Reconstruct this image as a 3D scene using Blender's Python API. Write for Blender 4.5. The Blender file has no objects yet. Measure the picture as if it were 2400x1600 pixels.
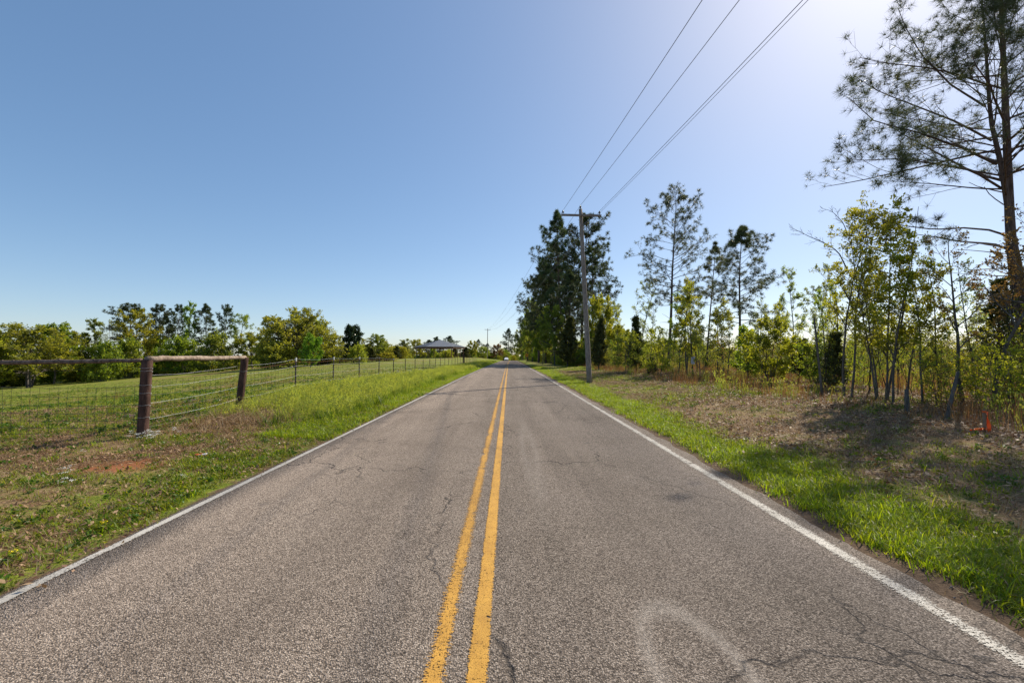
import bpy, math, random
import numpy as np
from mathutils import Vector, Matrix

sc = bpy.context.scene
COL = sc.collection
R = math.radians

# ------------------------------------------------------------------ camera
FPX, CXP, CYP = 1067.0, 1200.0, 800.0          # focal length and centre of the 2400x1600 photograph, pixels
EYE = np.array([0.0, 0.0, 1.6])
YAW, PITCH = math.atan(9 / FPX), math.atan(32 / FPX)
cam_d = bpy.data.cameras.new('camera')
cam = bpy.data.objects.new('camera', cam_d)
COL.objects.link(cam)
cam_d.sensor_width = 36.0
cam_d.lens = 36.0 * FPX / 2400.0
cam_d.clip_start = 0.05
cam_d.clip_end = 8000
cam.location = EYE
cam.rotation_euler = (R(90) + PITCH, 0, -YAW)
sc.camera = cam
CAMR = np.array(cam.rotation_euler.to_matrix())

# ------------------------------------------------------------------ sky, sun, exposure
SUN_AZ, SUN_EL = R(44), R(42)                   # azimuth to the right of +Y
world = bpy.data.worlds.new('World')
sc.world = world
world.use_nodes = True
wn = world.node_tree.nodes
wl = world.node_tree.links
wn.clear()
sky = wn.new('ShaderNodeTexSky')
sky.sky_type = 'NISHITA'
sky.sun_disc = False
sky.sun_elevation = SUN_EL
sky.sun_rotation = SUN_AZ
sky.altitude = 1600
sky.air_density = 0.95
sky.dust_density = 2.4
sky.ozone_density = 2.6
bg = wn.new('ShaderNodeBackground')
bg.inputs['Strength'].default_value = 0.15
wo = wn.new('ShaderNodeOutputWorld')
sky_gam = wn.new('ShaderNodeGamma')
sky_gam.inputs['Gamma'].default_value = 0.66
sky_hsv = wn.new('ShaderNodeHueSaturation')
sky_hsv.inputs['Saturation'].default_value = 1.32
sky_hsv.inputs['Value'].default_value = 1.03
wl.new(sky.outputs[0], sky_gam.inputs['Color'])
wl.new(sky_gam.outputs[0], sky_hsv.inputs['Color'])
wl.new(sky_hsv.outputs[0], bg.inputs['Color'])
wl.new(bg.outputs[0], wo.inputs['Surface'])
sun_d = bpy.data.lights.new('sun', 'SUN')
sun_d.energy = 4.2
sun_d.angle = R(0.6)
sun_d.color = (1.0, 0.90, 0.74)
sun = bpy.data.objects.new('sun', sun_d)
COL.objects.link(sun)
sun_dir = Vector((math.sin(SUN_AZ) * math.cos(SUN_EL), math.cos(SUN_AZ) * math.cos(SUN_EL), math.sin(SUN_EL)))
sun.rotation_euler = sun_dir.to_track_quat('Z', 'Y').to_euler()
sun.location = (20, 20, 40)
sc.view_settings.view_transform = 'Standard'
sc.view_settings.look = 'None'
sc.view_settings.exposure = 0.72
sc.view_settings.gamma = 1.0
sc.view_settings.use_curve_mapping = False
sc.cycles.max_bounces = 8
sc.cycles.diffuse_bounces = 3
sc.cycles.transmission_bounces = 5
sc.cycles.transparent_max_bounces = 12
sc.cycles.use_denoising = True
try:
    sc.cycles.denoiser = 'OPENIMAGEDENOISE'
except Exception:
    pass

# ------------------------------------------------------------------ picture <-> place
def ray(px, py):
    d = CAMR @ np.array([(px - CXP) / FPX, (CYP - py) / FPX, -1.0])
    return d / d[1]
def at_y(px, py, Y):
    return EYE + ray(px, py) * Y
def sstep(a, b, x):
    t = np.clip((x - a) / (b - a), 0, 1)
    return t * t * (3 - 2 * t)

_tabs = {}
def vnoise(x, y, scale, seed):
    """smooth value noise, 0..1"""
    if seed not in _tabs:
        _tabs[seed] = np.random.default_rng(seed).random((256, 256))
    T = _tabs[seed]
    u, v = np.asarray(x) / scale + 1000.0, np.asarray(y) / scale + 1000.0
    i, j = np.floor(u).astype(int), np.floor(v).astype(int)
    fu, fv = u - i, v - j
    fu, fv = fu * fu * (3 - 2 * fu), fv * fv * (3 - 2 * fv)
    g = lambda a, b: T[a % 256, b % 256]
    return (g(i, j) * (1 - fu) + g(i + 1, j) * fu) * (1 - fv) + (g(i, j + 1) * (1 - fu) + g(i + 1, j + 1) * fu) * fv
def fnoise(x, y, scale, seed):
    return (vnoise(x, y, scale, seed) + .5 * vnoise(x, y, scale * .47, seed + 1) + .25 * vnoise(x, y, scale * .21, seed + 2)) / 1.75

# ------------------------------------------------------------------ terrain
def road_x(Y):
    return -0.25 + 0.8 * np.clip(np.asarray(Y, float) / 200.0, 0, 3) ** 2
def road_z(Y):
    Y = np.asarray(Y, float)
    z = -0.85 * np.clip((Y - 35) / 170.0, 0, 1) ** 1.25
    return z - np.clip(Y - 205, 0, 90) * 0.022
ctl = []
for Y in (-20, 0, 4, 8, 12, 18, 25, 35, 50, 70, 95, 125, 160, 200, 250):
    zr, xr = float(road_z(Y)), float(road_x(Y))
    ctl += [(xr - 3.4, Y, zr - .03), (xr + 3.4, Y, zr - .03)]
    ctl += [(xr + 4.5, Y, zr - .13), (xr + 6.0, Y, zr + .03), (xr + 8.0, Y, zr + .22), (xr + 11.5, Y, zr + .28), (xr + 25, Y, zr + .15), (xr + 60, Y, zr - .2)]
    lift = float(sstep(10, 17, Y))
    ctl += [(xr - 5.2, Y, zr + .02 + .13 * lift)]
    if Y < 9: ctl += [(-8, Y, -.06), (-12, Y, -.08), (-20, Y, -.4)]
for X, Y, z in ((-7.3, 9.2, -.04), (-7.3, 12.4, .05), (-7.3, 15.7, .27), (-7.3, 19.1, .30), (-7.3, 22.4, .31), (-7.3, 26, .32), (-7.3, 32, .2), (-7.3, 42, .0), (-7.2, 61, -.1), (-7, 90, -.1), (-7, 122, -.1)):
    ctl.append((X, Y, z))
# field edge and its far rise read off the photograph (pixel, distance)
for px, py, Y in ((-250, 925, 78), (0, 913, 88), (120, 902, 98), (255, 889, 105), (400, 877, 115), (561, 866, 120), (650, 861, 112), (738, 856, 112), (853, 846, 135), (917, 842, 145), (977, 839, 155), (1032, 837, 152), (1087, 837, 158), (1125, 838, 165),
                  (100, 955, 30), (300, 935, 25), (450, 905, 35), (100, 925, 60), (450, 886, 70), (650, 876, 60), (800, 860, 75), (900, 853, 85), (1000, 848, 95)):
    p = at_y(px, py, Y)
    ctl.append((p[0], p[1], p[2]))
for X, Y, z in ((-160, 60, -7), (-200, 150, -7), (-120, 220, -6), (-40, 230, -1.5), (-60, 330, -4), (0, 330, -3.5), (60, 300, -2), (120, 120, -1), (120, 0, -.6), (150, 250, -2), (-400, 0, -8), (-400, 400, -8), (0, 700, -5), (400, 300, -3), (400, -100, -2), (-100, -100, -3), (0, 1500, -6), (1500, 1000, -6), (-1500, 800, -8)):
    ctl.append((X, Y, z))
ctl = np.array(ctl)
_d = np.linalg.norm(ctl[:, None, :2] - ctl[None, :, :2], axis=2)
_A = np.zeros((len(ctl) + 1, len(ctl) + 1))
_A[:-1, :-1] = -_d + np.eye(len(ctl)) * 1.0
_A[-1, :-1] = _A[:-1, -1] = 1
_wts = np.linalg.solve(_A, np.append(ctl[:, 2], 0))
def zg(X, Y, rough=True):
    X = np.atleast_1d(np.asarray(X, float)); Y = np.atleast_1d(np.asarray(Y, float))
    sh = X.shape
    x, y = X.ravel(), Y.ravel()
    out = np.empty(len(x))
    for a in range(0, len(x), 20000):
        q = slice(a, a + 20000)
        d = np.hypot(x[q, None] - ctl[None, :, 0], y[q, None] - ctl[None, :, 1])
        out[q] = -d @ _wts[:-1] + _wts[-1]
    out = np.clip(out, -9, 3)
    if rough:
        near = 1 - sstep(40, 120, np.hypot(x, y))
        out += (fnoise(x, y, 1.3, 5) - .5) * .09 * near + (fnoise(x, y, 9, 8) - .5) * .22
    dx = x - road_x(y)
    e = np.maximum(-3.2 - dx, dx - 3.45)
    w = sstep(0.0, 0.9, e)
    out = (road_z(y) - .045) * (1 - w) + out * w
    return out.reshape(sh)
def z1(X, Y):
    return float(zg(X, Y)[0])
def on_ground(px, py):
    d = ray(px, py)
    Ys = np.exp(np.linspace(math.log(1.5), math.log(400), 1500))
    P = EYE[None] + d[None] * Ys[:, None]
    below = np.nonzero(P[:, 2] < zg(P[:, 0], P[:, 1]))[0]
    return P[below[0]] if len(below) else P[-1]

# ------------------------------------------------------------------ mesh helpers
def mk_mesh(name, V, faces, mat=None, smooth=False, attrs=None):
    """V (n,3); faces: list of int arrays (m,k); attrs: dict name -> float per vertex"""
    me = bpy.data.meshes.new(name)
    V = np.ascontiguousarray(V, dtype=np.float32)
    me.vertices.add(len(V))
    me.vertices.foreach_set('co', V.ravel())
    faces = [np.asarray(f, dtype=np.int32) for f in faces if len(f)]
    loops = np.concatenate([f.ravel() for f in faces])
    tot = np.concatenate([np.full(len(f), f.shape[1], np.int32) for f in faces])
    start = np.concatenate([[0], np.cumsum(tot)[:-1]]).astype(np.int32)
    me.loops.add(len(loops))
    me.loops.foreach_set('vertex_index', loops)
    me.polygons.add(len(tot))
    me.polygons.foreach_set('loop_start', start)
    if smooth:
        me.polygons.foreach_set('use_smooth', np.ones(len(tot), bool))
    me.update(calc_edges=True)
    for k, v in (attrs or {}).items():
        v = np.asarray(v, np.float32)
        if v.ndim == 1:
            a = me.attributes.new(k, 'FLOAT', 'POINT'); a.data.foreach_set('value', v)
        else:
            a = me.attributes.new(k, 'FLOAT_COLOR', 'POINT'); a.data.foreach_set('color', np.ascontiguousarray(v).ravel())
    if mat: me.materials.append(mat)
    return me

class MB:
    """collects simple solids, builds ONE mesh"""
    def __init__(s): s.v, s.f = [], []
    def add(s, V, F):
        o = len(s.v); s.v += [tuple(map(float, p)) for p in V]; s.f += [tuple(i + o for i in f) for f in F]
    def box(s, c, d, rot=None):
        c = Vector(c); M = rot if rot is not None else Matrix.Identity(3)
        V = [c + M @ Vector((sx * d[0] / 2, sy * d[1] / 2, sz * d[2] / 2)) for sz in (-1, 1) for sx, sy in ((-1, -1), (1, -1), (1, 1), (-1, 1))]
        s.add(V, [(3, 2, 1, 0), (4, 5, 6, 7), (0, 1, 5, 4), (1, 2, 6, 5), (2, 3, 7, 6), (3, 0, 4, 7)])
    def tube(s, pts, rad, n=8, cap=True, jit=0, rng=None, squash=1.0):
        P = [Vector(p) for p in pts]; m = len(P)
        rad = list(rad) if hasattr(rad, '__len__') else [rad] * m
        V, F = [], []
        ref = None
        for k in range(m):
            t = (P[min(k + 1, m - 1)] - P[max(k - 1, 0)]).normalized()
            if ref is None: ref = Vector((1, 0, 0)) if abs(t.x) < .9 else Vector((0, 1, 0))
            a = (ref - t * ref.dot(t)).normalized(); b = t.cross(a); ref = a
            for i in range(n):
                th = 2 * math.pi * i / n
                r = rad[k] * (1 + (rng.uniform(-jit, jit) if rng is not None else 0))
                V.append(P[k] + (a * math.cos(th) + b * math.sin(th) * squash) * r)
        for k in range(m - 1):
            for i in range(n):
                j = (i + 1) % n
                F.append((k * n + i, k * n + j, (k + 1) * n + j, (k + 1) * n + i))
        if cap:
            F.append(tuple(range(n - 1, -1, -1))); F.append(tuple((m - 1) * n + i for i in range(n)))
        s.add(V, F)
    def lathe(s, c, prof, n=12, axis=None):
        M = Vector((0, 0, 1)).rotation_difference(Vector(axis)).to_matrix() if axis is not None else Matrix.Identity(3)
        V, F = [], []
        for r, z in prof:
            for i in range(n):
                th = 2 * math.pi * i / n
                V.append(Vector(c) + M @ Vector((r * math.cos(th), r * math.sin(th), z)))
        for k in range(len(prof) - 1):
            for i in range(n):
                j = (i + 1) % n
                F.append((k * n + i, k * n + j, (k + 1) * n + j, (k + 1) * n + i))
        F.append(tuple(range(n - 1, -1, -1))); F.append(tuple((len(prof) - 1) * n + i for i in range(n)))
        s.add(V, F)
    def mesh(s, name, mat, smooth=False):
        me = bpy.data.meshes.new(name); me.from_pydata(s.v, [], s.f); me.update()
        if smooth: me.polygons.foreach_set('use_smooth', np.ones(len(me.polygons), bool))
        if mat: me.materials.append(mat)
        return me
    def build(s, name, mat, parent=None, smooth=False):
        return link(name, s.mesh(name, mat, smooth), parent)

def link(name, me, parent=None):
    o = bpy.data.objects.new(name, me); COL.objects.link(o)
    if parent is not None: o.parent = parent
    return o
def tag(o, label, cat, group=None, kind=None):
    o['label'] = label
    if cat: o['category'] = cat
    if group: o['group'] = group
    if kind: o['kind'] = kind
    return o
def thing(name, label, cat, loc=(0, 0, 0), rz=0, group=None, scale=None):
    o = bpy.data.objects.new(name, None); COL.objects.link(o)
    o.location = loc; o.rotation_euler = (0, 0, rz); o.empty_display_size = .2
    if scale is not None: o.scale = scale
    return tag(o, label, cat, group)

# ------------------------------------------------------------------ materials
class NT:
    def __init__(s, name):
        s.m = bpy.data.materials.new(name); s.m.use_nodes = True
        s.t = s.m.node_tree; s.t.nodes.clear()
        s.out = s.n('ShaderNodeOutputMaterial')
    def n(s, typ, **kw):
        nd = s.t.nodes.new(typ)
        for k, v in kw.items():
            if k.startswith('i_'):
                nd.inputs[k[2:].replace('_', ' ')].default_value = v
            else: setattr(nd, k, v)
        return nd
    def l(s, a, b): s.t.links.new(a, b)
    def coord(s, scale=(1, 1, 1), which='Object'):
        tc = s.n('ShaderNodeTexCoord'); mp = s.n('ShaderNodeMapping')
        mp.inputs['Scale'].default_value = scale
        s.l(tc.outputs[which], mp.inputs['Vector']); return mp.outputs[0]
    def noise(s, vec, scale, detail=4, rough=.55, dist=0):
        nd = s.n('ShaderNodeTexNoise'); nd.inputs['Scale'].default_value = scale; nd.inputs['Detail'].default_value = detail
        nd.inputs['Roughness'].default_value = rough; nd.inputs['Distortion'].default_value = dist
        s.l(vec, nd.inputs['Vector']); return nd.outputs['Fac']
    def ramp(s, fac, stops, interp='LINEAR'):
        r = s.n('ShaderNodeValToRGB'); cr = r.color_ramp; cr.interpolation = interp
        while len(cr.elements) < len(stops): cr.elements.new(.5)
        for e, (p, c) in zip(cr.elements, stops):
            e.position = p
            e.color = (c, c, c, 1) if not hasattr(c, '__len__') else (*c[:3], 1)
        s.l(fac, r.inputs['Fac']); return r.outputs['Color']
    def mix(s, fac, a, b, mode='MIX'):
        m = s.n('ShaderNodeMix', data_type='RGBA', blend_type=mode)
        m.clamp_factor = True
        for i, v in ((0, fac), (6, a), (7, b)):
            if hasattr(v, 'links'): s.l(v, m.inputs[i])
            elif i == 0: m.inputs[0].default_value = v
            else: m.inputs[i].default_value = (*v[:3], 1) if hasattr(v, '__len__') else (v, v, v, 1)
        return m.outputs[2]
    def math(s, op, a, b=None, c=None, clamp=False):
        m = s.n('ShaderNodeMath', operation=op, use_clamp=clamp)
        for i, v in enumerate((a, b, c)):
            if v is None: continue
            if hasattr(v, 'links'): s.l(v, m.inputs[i])
            else: m.inputs[i].default_value = v
        return m.outputs[0]
    def bsdf(s, col, rough=.8, spec=.3, bump=None, bstr=.3, bdist=.01, metal=0.0):
        p = s.n('ShaderNodeBsdfPrincipled')
        if hasattr(col, 'links'): s.l(col, p.inputs['Base Color'])
        else: p.inputs['Base Color'].default_value = (*col[:3], 1)
        if hasattr(rough, 'links'): s.l(rough, p.inputs['Roughness'])
        else: p.inputs['Roughness'].default_value = rough
        p.inputs['Specular IOR Level'].default_value = spec
        p.inputs['Metallic'].default_value = metal
        if bump is not None:
            b = s.n('ShaderNodeBump'); b.inputs['Strength'].default_value = bstr; b.inputs['Distance'].default_value = bdist
            s.l(bump, b.inputs['Height']); s.l(b.outputs[0], p.inputs['Normal'])
        return p.outputs[0]
    def done(s, sh):
        s.l(sh, s.out.inputs['Surface']); return s.m

def simple_mat(name, c1, c2, scale=8, rough=.75, spec=.3, stretch=(1, 1, 1), bstr=.3, bdist=.01, metal=0.0):
    t = NT(name); v = t.coord(stretch); f = t.noise(v, scale, 5)
    return t.done(t.bsdf(t.ramp(f, [(.3, c1), (.7, c2)]), rough, spec, f, bstr, bdist, metal))

def leaf_mat(name, cols, trans=.45, tint=(1.4, 1.25, .5), rough=.5, spec=.2):
    t = NT(name)
    a = t.n('ShaderNodeAttribute', attribute_name='v')
    n = len(cols)
    c = t.ramp(a.outputs['Fac'], [(i / (n - 1), x) for i, x in enumerate(cols)])
    oi = t.n('ShaderNodeObjectInfo')
    hs = t.n('ShaderNodeHueSaturation')
    t.l(t.math('MULTIPLY_ADD', oi.outputs['Random'], .03, .485), hs.inputs['Hue'])
    t.l(t.math('MULTIPLY_ADD', oi.outputs['Random'], .3, .85), hs.inputs['Value'])
    t.l(c, hs.inputs['Color']); c = hs.outputs[0]
    p = t.bsdf(c, rough, spec)
    tr = t.n('ShaderNodeBsdfTranslucent'); t.l(t.mix(1.0, c, tint, 'MULTIPLY'), tr.inputs['Color'])
    mx = t.n('ShaderNodeMixShader'); mx.inputs[0].default_value = trans
    t.l(p, mx.inputs[1]); t.l(tr.outputs[0], mx.inputs[2])
    return t.done(mx.outputs[0])

def bark_mat(name, c1, c2, scale=14):
    t = NT(name); v = t.coord((1, 1, .25)); f = t.noise(v, scale, 6, .65, .4)
    return t.done(t.bsdf(t.ramp(f, [(.32, c1), (.68, c2)]), .9, .15, f, .8, .03))

M = {}
M['bark_pine'] = bark_mat('bark_pine', (.045, .032, .028), (.17, .12, .10))
M['bark_grey'] = bark_mat('bark_grey', (.05, .045, .04), (.17, .15, .13), 20)
M['bark_dark'] = bark_mat('bark_dark', (.03, .025, .022), (.09, .075, .065), 20)
M['needle'] = leaf_mat('needle', [(.045, .062, .034), (.08, .10, .048), (.14, .15, .065)], .3, (1.3, 1.2, .6), .45, .3)
M['needle_far'] = leaf_mat('needle_far', [(.04, .065, .034), (.07, .10, .045), (.12, .145, .06)], .3, (1.3, 1.2, .6), .55, .2)
M['leaf_spring'] = leaf_mat('leaf_spring', [(.17, .21, .025), (.26, .30, .035), (.38, .38, .06)], .6)
M['leaf_gold'] = leaf_mat('leaf_gold', [(.17, .20, .025), (.27, .30, .04), (.38, .38, .08)], .6)
M['leaf_green'] = leaf_mat('leaf_green', [(.11, .18, .025), (.18, .26, .035), (.27, .33, .055)], .58)
M['leaf_pale'] = leaf_mat('leaf_pale', [(.18, .22, .08), (.27, .31, .11), (.37, .40, .17)], .55, (1.2, 1.2, .8))
M['leaf_olive'] = leaf_mat('leaf_olive', [(.16, .20, .035), (.24, .285, .045), (.34, .37, .08)], .58)
M['leaf_mid'] = leaf_mat('leaf_mid', [(.12, .175, .035), (.19, .25, .05), (.28, .32, .075)], .57)
M['leaf_bright'] = leaf_mat('leaf_bright', [(.085, .17, .02), (.14, .245, .03), (.21, .31, .045)], .52)
M['leaf_red'] = leaf_mat('leaf_red', [(.15, .09, .04), (.23, .15, .06), (.28, .22, .09)], .5, (1.25, 1.1, .6))
M['leaf_cedar'] = leaf_mat('leaf_cedar', [(.04, .052, .022), (.07, .085, .03), (.11, .115, .04)], .3)
M['leaf_magnolia'] = leaf_mat('leaf_magnolia', [(.018, .035, .016), (.034, .056, .022), (.06, .085, .034)], .15, rough=.3, spec=.4)
M['grass'] = leaf_mat('grass', [(.085, .13, .014), (.15, .20, .02), (.26, .27, .045)], .48, (1.35, 1.2, .4), .5, .22)
M['grass_verge'] = leaf_mat('grass_verge', [(.11, .17, .010), (.19, .27, .014), (.32, .37, .03)], .58, (1.5, 1.4, .35), .4, .3)
M['grass_tall'] = leaf_mat('grass_tall', [(.09, .16, .016), (.17, .25, .026), (.33, .36, .10)], .52, (1.3, 1.25, .45), .5, .25)
M['grass_field'] = leaf_mat('grass_field', [(.11, .16, .012), (.19, .235, .02), (.33, .31, .08)], .48, (1.3, 1.2, .45), .55, .15)
M['grass_dark'] = leaf_mat('grass_dark', [(.045, .10, .010), (.075, .145, .014), (.13, .20, .028)], .42, (1.35, 1.25, .4), .4, .3)
M['straw'] = leaf_mat('straw', [(.16, .095, .05), (.29, .19, .105), (.48, .36, .23)], .3, (1.1, 1.0, .7), .6, .2)
M['straw_red'] = leaf_mat('straw_red', [(.17, .075, .025), (.30, .155, .06), (.42, .26, .12)], .35, (1.1, 1.0, .7), .6, .2)
M['litter'] = leaf_mat('litter', [(.10, .05, .028), (.21, .115, .062), (.36, .24, .15)], .2, (1.1, 1.0, .8), .6, .2)
M['petal_white'] = leaf_mat('petal_white', [(.62, .62, .58), (.75, .75, .72), (.82, .82, .8)], .3, (1, 1, 1), .6, .2)
M['petal_yellow'] = leaf_mat('petal_yellow', [(.75, .45, .01), (.8, .55, .02), (.85, .6, .03)], .3, (1, 1, .6), .6, .2)
M['wood_post'] = bark_mat('wood_post', (.035, .02, .016), (.14, .078, .06), 10)
M['wood_rail'] = bark_mat('wood_rail', (.10, .07, .05), (.42, .33, .26), 9)
M['wood_rail_dark'] = bark_mat('wood_rail_dark', (.05, .035, .027), (.26, .19, .15), 9)
M['wood_pole'] = bark_mat('wood_pole', (.14, .115, .10), (.34, .29, .26), 16)
M['wood_new'] = simple_mat('wood_new', (.16, .11, .07), (.28, .20, .13), 12)
M['tpost'] = simple_mat('tpost', (.02, .018, .016), (.06, .045, .035), 20, .6)
M['wire'] = simple_mat('wire', (.06, .055, .05), (.13, .12, .11), 30, .6, .4, metal=.3)
M['wire_bright'] = simple_mat('wire_bright', (.30, .31, .32), (.46, .47, .49), 10, .4, .5, metal=.6)
M['wire_rust'] = simple_mat('wire_rust', (.18, .07, .04), (.34, .16, .10), 30, .8)
M['conductor'] = simple_mat('conductor', (.10, .10, .105), (.16, .16, .165), 5, .5, .4)
M['porcelain'] = simple_mat('porcelain', (.05, .045, .045), (.10, .09, .09), 20, .25, .5)
M['steel'] = simple_mat('steel', (.08, .08, .08), (.15, .15, .15), 20, .5, .5)

print('helpers ready')

# ================================================================== GROUND
def spread(lo, hi, fine_lo, fine_hi, step, g):
    a = list(np.arange(fine_lo, fine_hi + 1e-6, step))
    s, x = step, fine_hi
    while x < hi: s *= g; x += s; a.append(min(x, hi))
    s, x, b = step, fine_lo, []
    while x > lo: s *= g; x -= s; b.append(max(x, lo))
    return np.array(b[::-1] + a)
gx = spread(-3000, 3000, -12, 12, .22, 1.075)
gy = spread(-60, 4000, 0, 26, .25, 1.05)
GX, GY = np.meshgrid(gx, gy)
GZ = zg(GX, GY)
nx, ny = len(gx), len(gy)
ii = (np.arange(ny - 1)[:, None] * nx + np.arange(nx - 1)[None]).ravel()
fx, fy = GX.ravel(), GY.ravel()
right = sstep(4.3, 5.6, fx - road_x(fy))
edge = (1 - sstep(3.5, 4.0, fx - road_x(fy))) * (fx > 0)
edgeL = (1 - sstep(3.15, 3.5, -(fx - road_x(fy)))) * (fx < 0)
straw = .30 * np.ones(len(fx))
straw += .46 * right * (1 - .65 * sstep(11, 22, fy))
straw += .22 * sstep(-5, -8, fx) * (fnoise(fx, fy, 5, 30) - .35) * 2
straw += .34 * (1 - sstep(9, 14, fy)) * sstep(-4.0, -5.5, fx)
straw += .35 * np.exp(-((fx + 6.0) / 1.0) ** 2 - ((fy - 11.0) / 1.6) ** 2)
straw += .25 * np.exp(-((fx + 14) / 8.0) ** 2 - ((fy - 30) / 5.0) ** 2)
clay = 1.3 * np.exp(-((fx + 5.6) / .75) ** 2 - ((fy - 6.75) / .5) ** 2) + .6 * np.exp(-((fx + 6.6) / 1.2) ** 2 - ((fy - 7.6) / .6) ** 2)
clay += .35 * np.exp(-((fx + 6.8) / .8) ** 2 - ((fy - 9.0) / .5) ** 2) + .35 * np.exp(-((fx + 13) / 5) ** 2 - ((fy - 34) / 4) ** 2) + .5 * np.exp(-((fx + 11) / 3) ** 2 - ((fy - 110) / 9) ** 2)
dirt = np.clip(edge + edgeL, 0, 1) * .9 + sstep(8.5, 10.5, fx - road_x(fy)) * .6 * (1 - sstep(30, 80, fx))
gcol = np.stack([np.clip(straw, 0, 1), np.clip(clay, 0, 1), np.clip(dirt, 0, 1), np.ones(len(fx))], 1)

t = NT('ground')
vec = t.coord()
at = t.n('ShaderNodeAttribute', attribute_name='mask')
sep = t.n('ShaderNodeSeparateColor'); t.l(at.outputs['Color'], sep.inputs[0])
n_big = t.noise(vec, .45, 6, .6)
n_mid = t.noise(vec, 2.6, 6, .65)
n_fine = t.noise(vec, 38, 4, .7)
green = t.ramp(n_mid, [(.25, (.09, .13, .012)), (.5, (.155, .19, .02)), (.75, (.23, .235, .04))])
strawc = t.ramp(n_fine, [(.25, (.10, .06, .032)), (.5, (.215, .14, .075)), (.8, (.38, .28, .17))])
brk = t.math('ADD', t.math('MULTIPLY', n_mid, .55), t.math('MULTIPLY', n_big, .45))
n_var = t.noise(vec, 11, 8, .72)
green = t.mix(1.0, green, t.ramp(n_var, [(.3, .55), (.5, 1.0), (.72, 1.35)]), 'MULTIPLY')
f1 = t.math('ADD', sep.outputs[0], t.math('MULTIPLY', t.math('SUBTRACT', brk, .5), 2.4))
f1 = t.ramp(f1, [(.30, 0.0), (.75, 1.0)])
c = t.mix(f1, green, strawc)
clayc = t.ramp(n_fine, [(.2, (.17, .055, .022)), (.8, (.36, .14, .065))])
f2 = t.ramp(t.math('ADD', sep.outputs[1], t.math('MULTIPLY', t.math('SUBTRACT', n_mid, .5), 1.2)), [(.3, 0.0), (.95, .9)])
c = t.mix(f2, c, clayc)
dirtc = t.ramp(n_fine, [(.25, (.05, .033, .022)), (.6, (.13, .088, .058)), (.85, (.24, .18, .13))])
f3 = t.ramp(t.math('ADD', sep.outputs[2], t.math('MULTIPLY', t.math('SUBTRACT', n_mid, .5), 1.0)), [(.35, 0.0), (.7, 1.0)])
c = t.mix(f3, c, dirtc)
hb = t.math('ADD', t.math('MULTIPLY', n_fine, .4), n_mid)
M['ground'] = t.done(t.bsdf(c, .95, .1, hb, .9, .05))
me = mk_mesh('ground', np.stack([fx, fy, GZ.ravel()], 1), [np.stack([ii, ii + 1, ii + nx + 1, ii + nx], 1)], M['ground'], True, {'mask': gcol})
tag(link('ground', me), 'grassy pasture and roadside ground with dry straw patches and red clay', 'ground', kind='structure')

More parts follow.
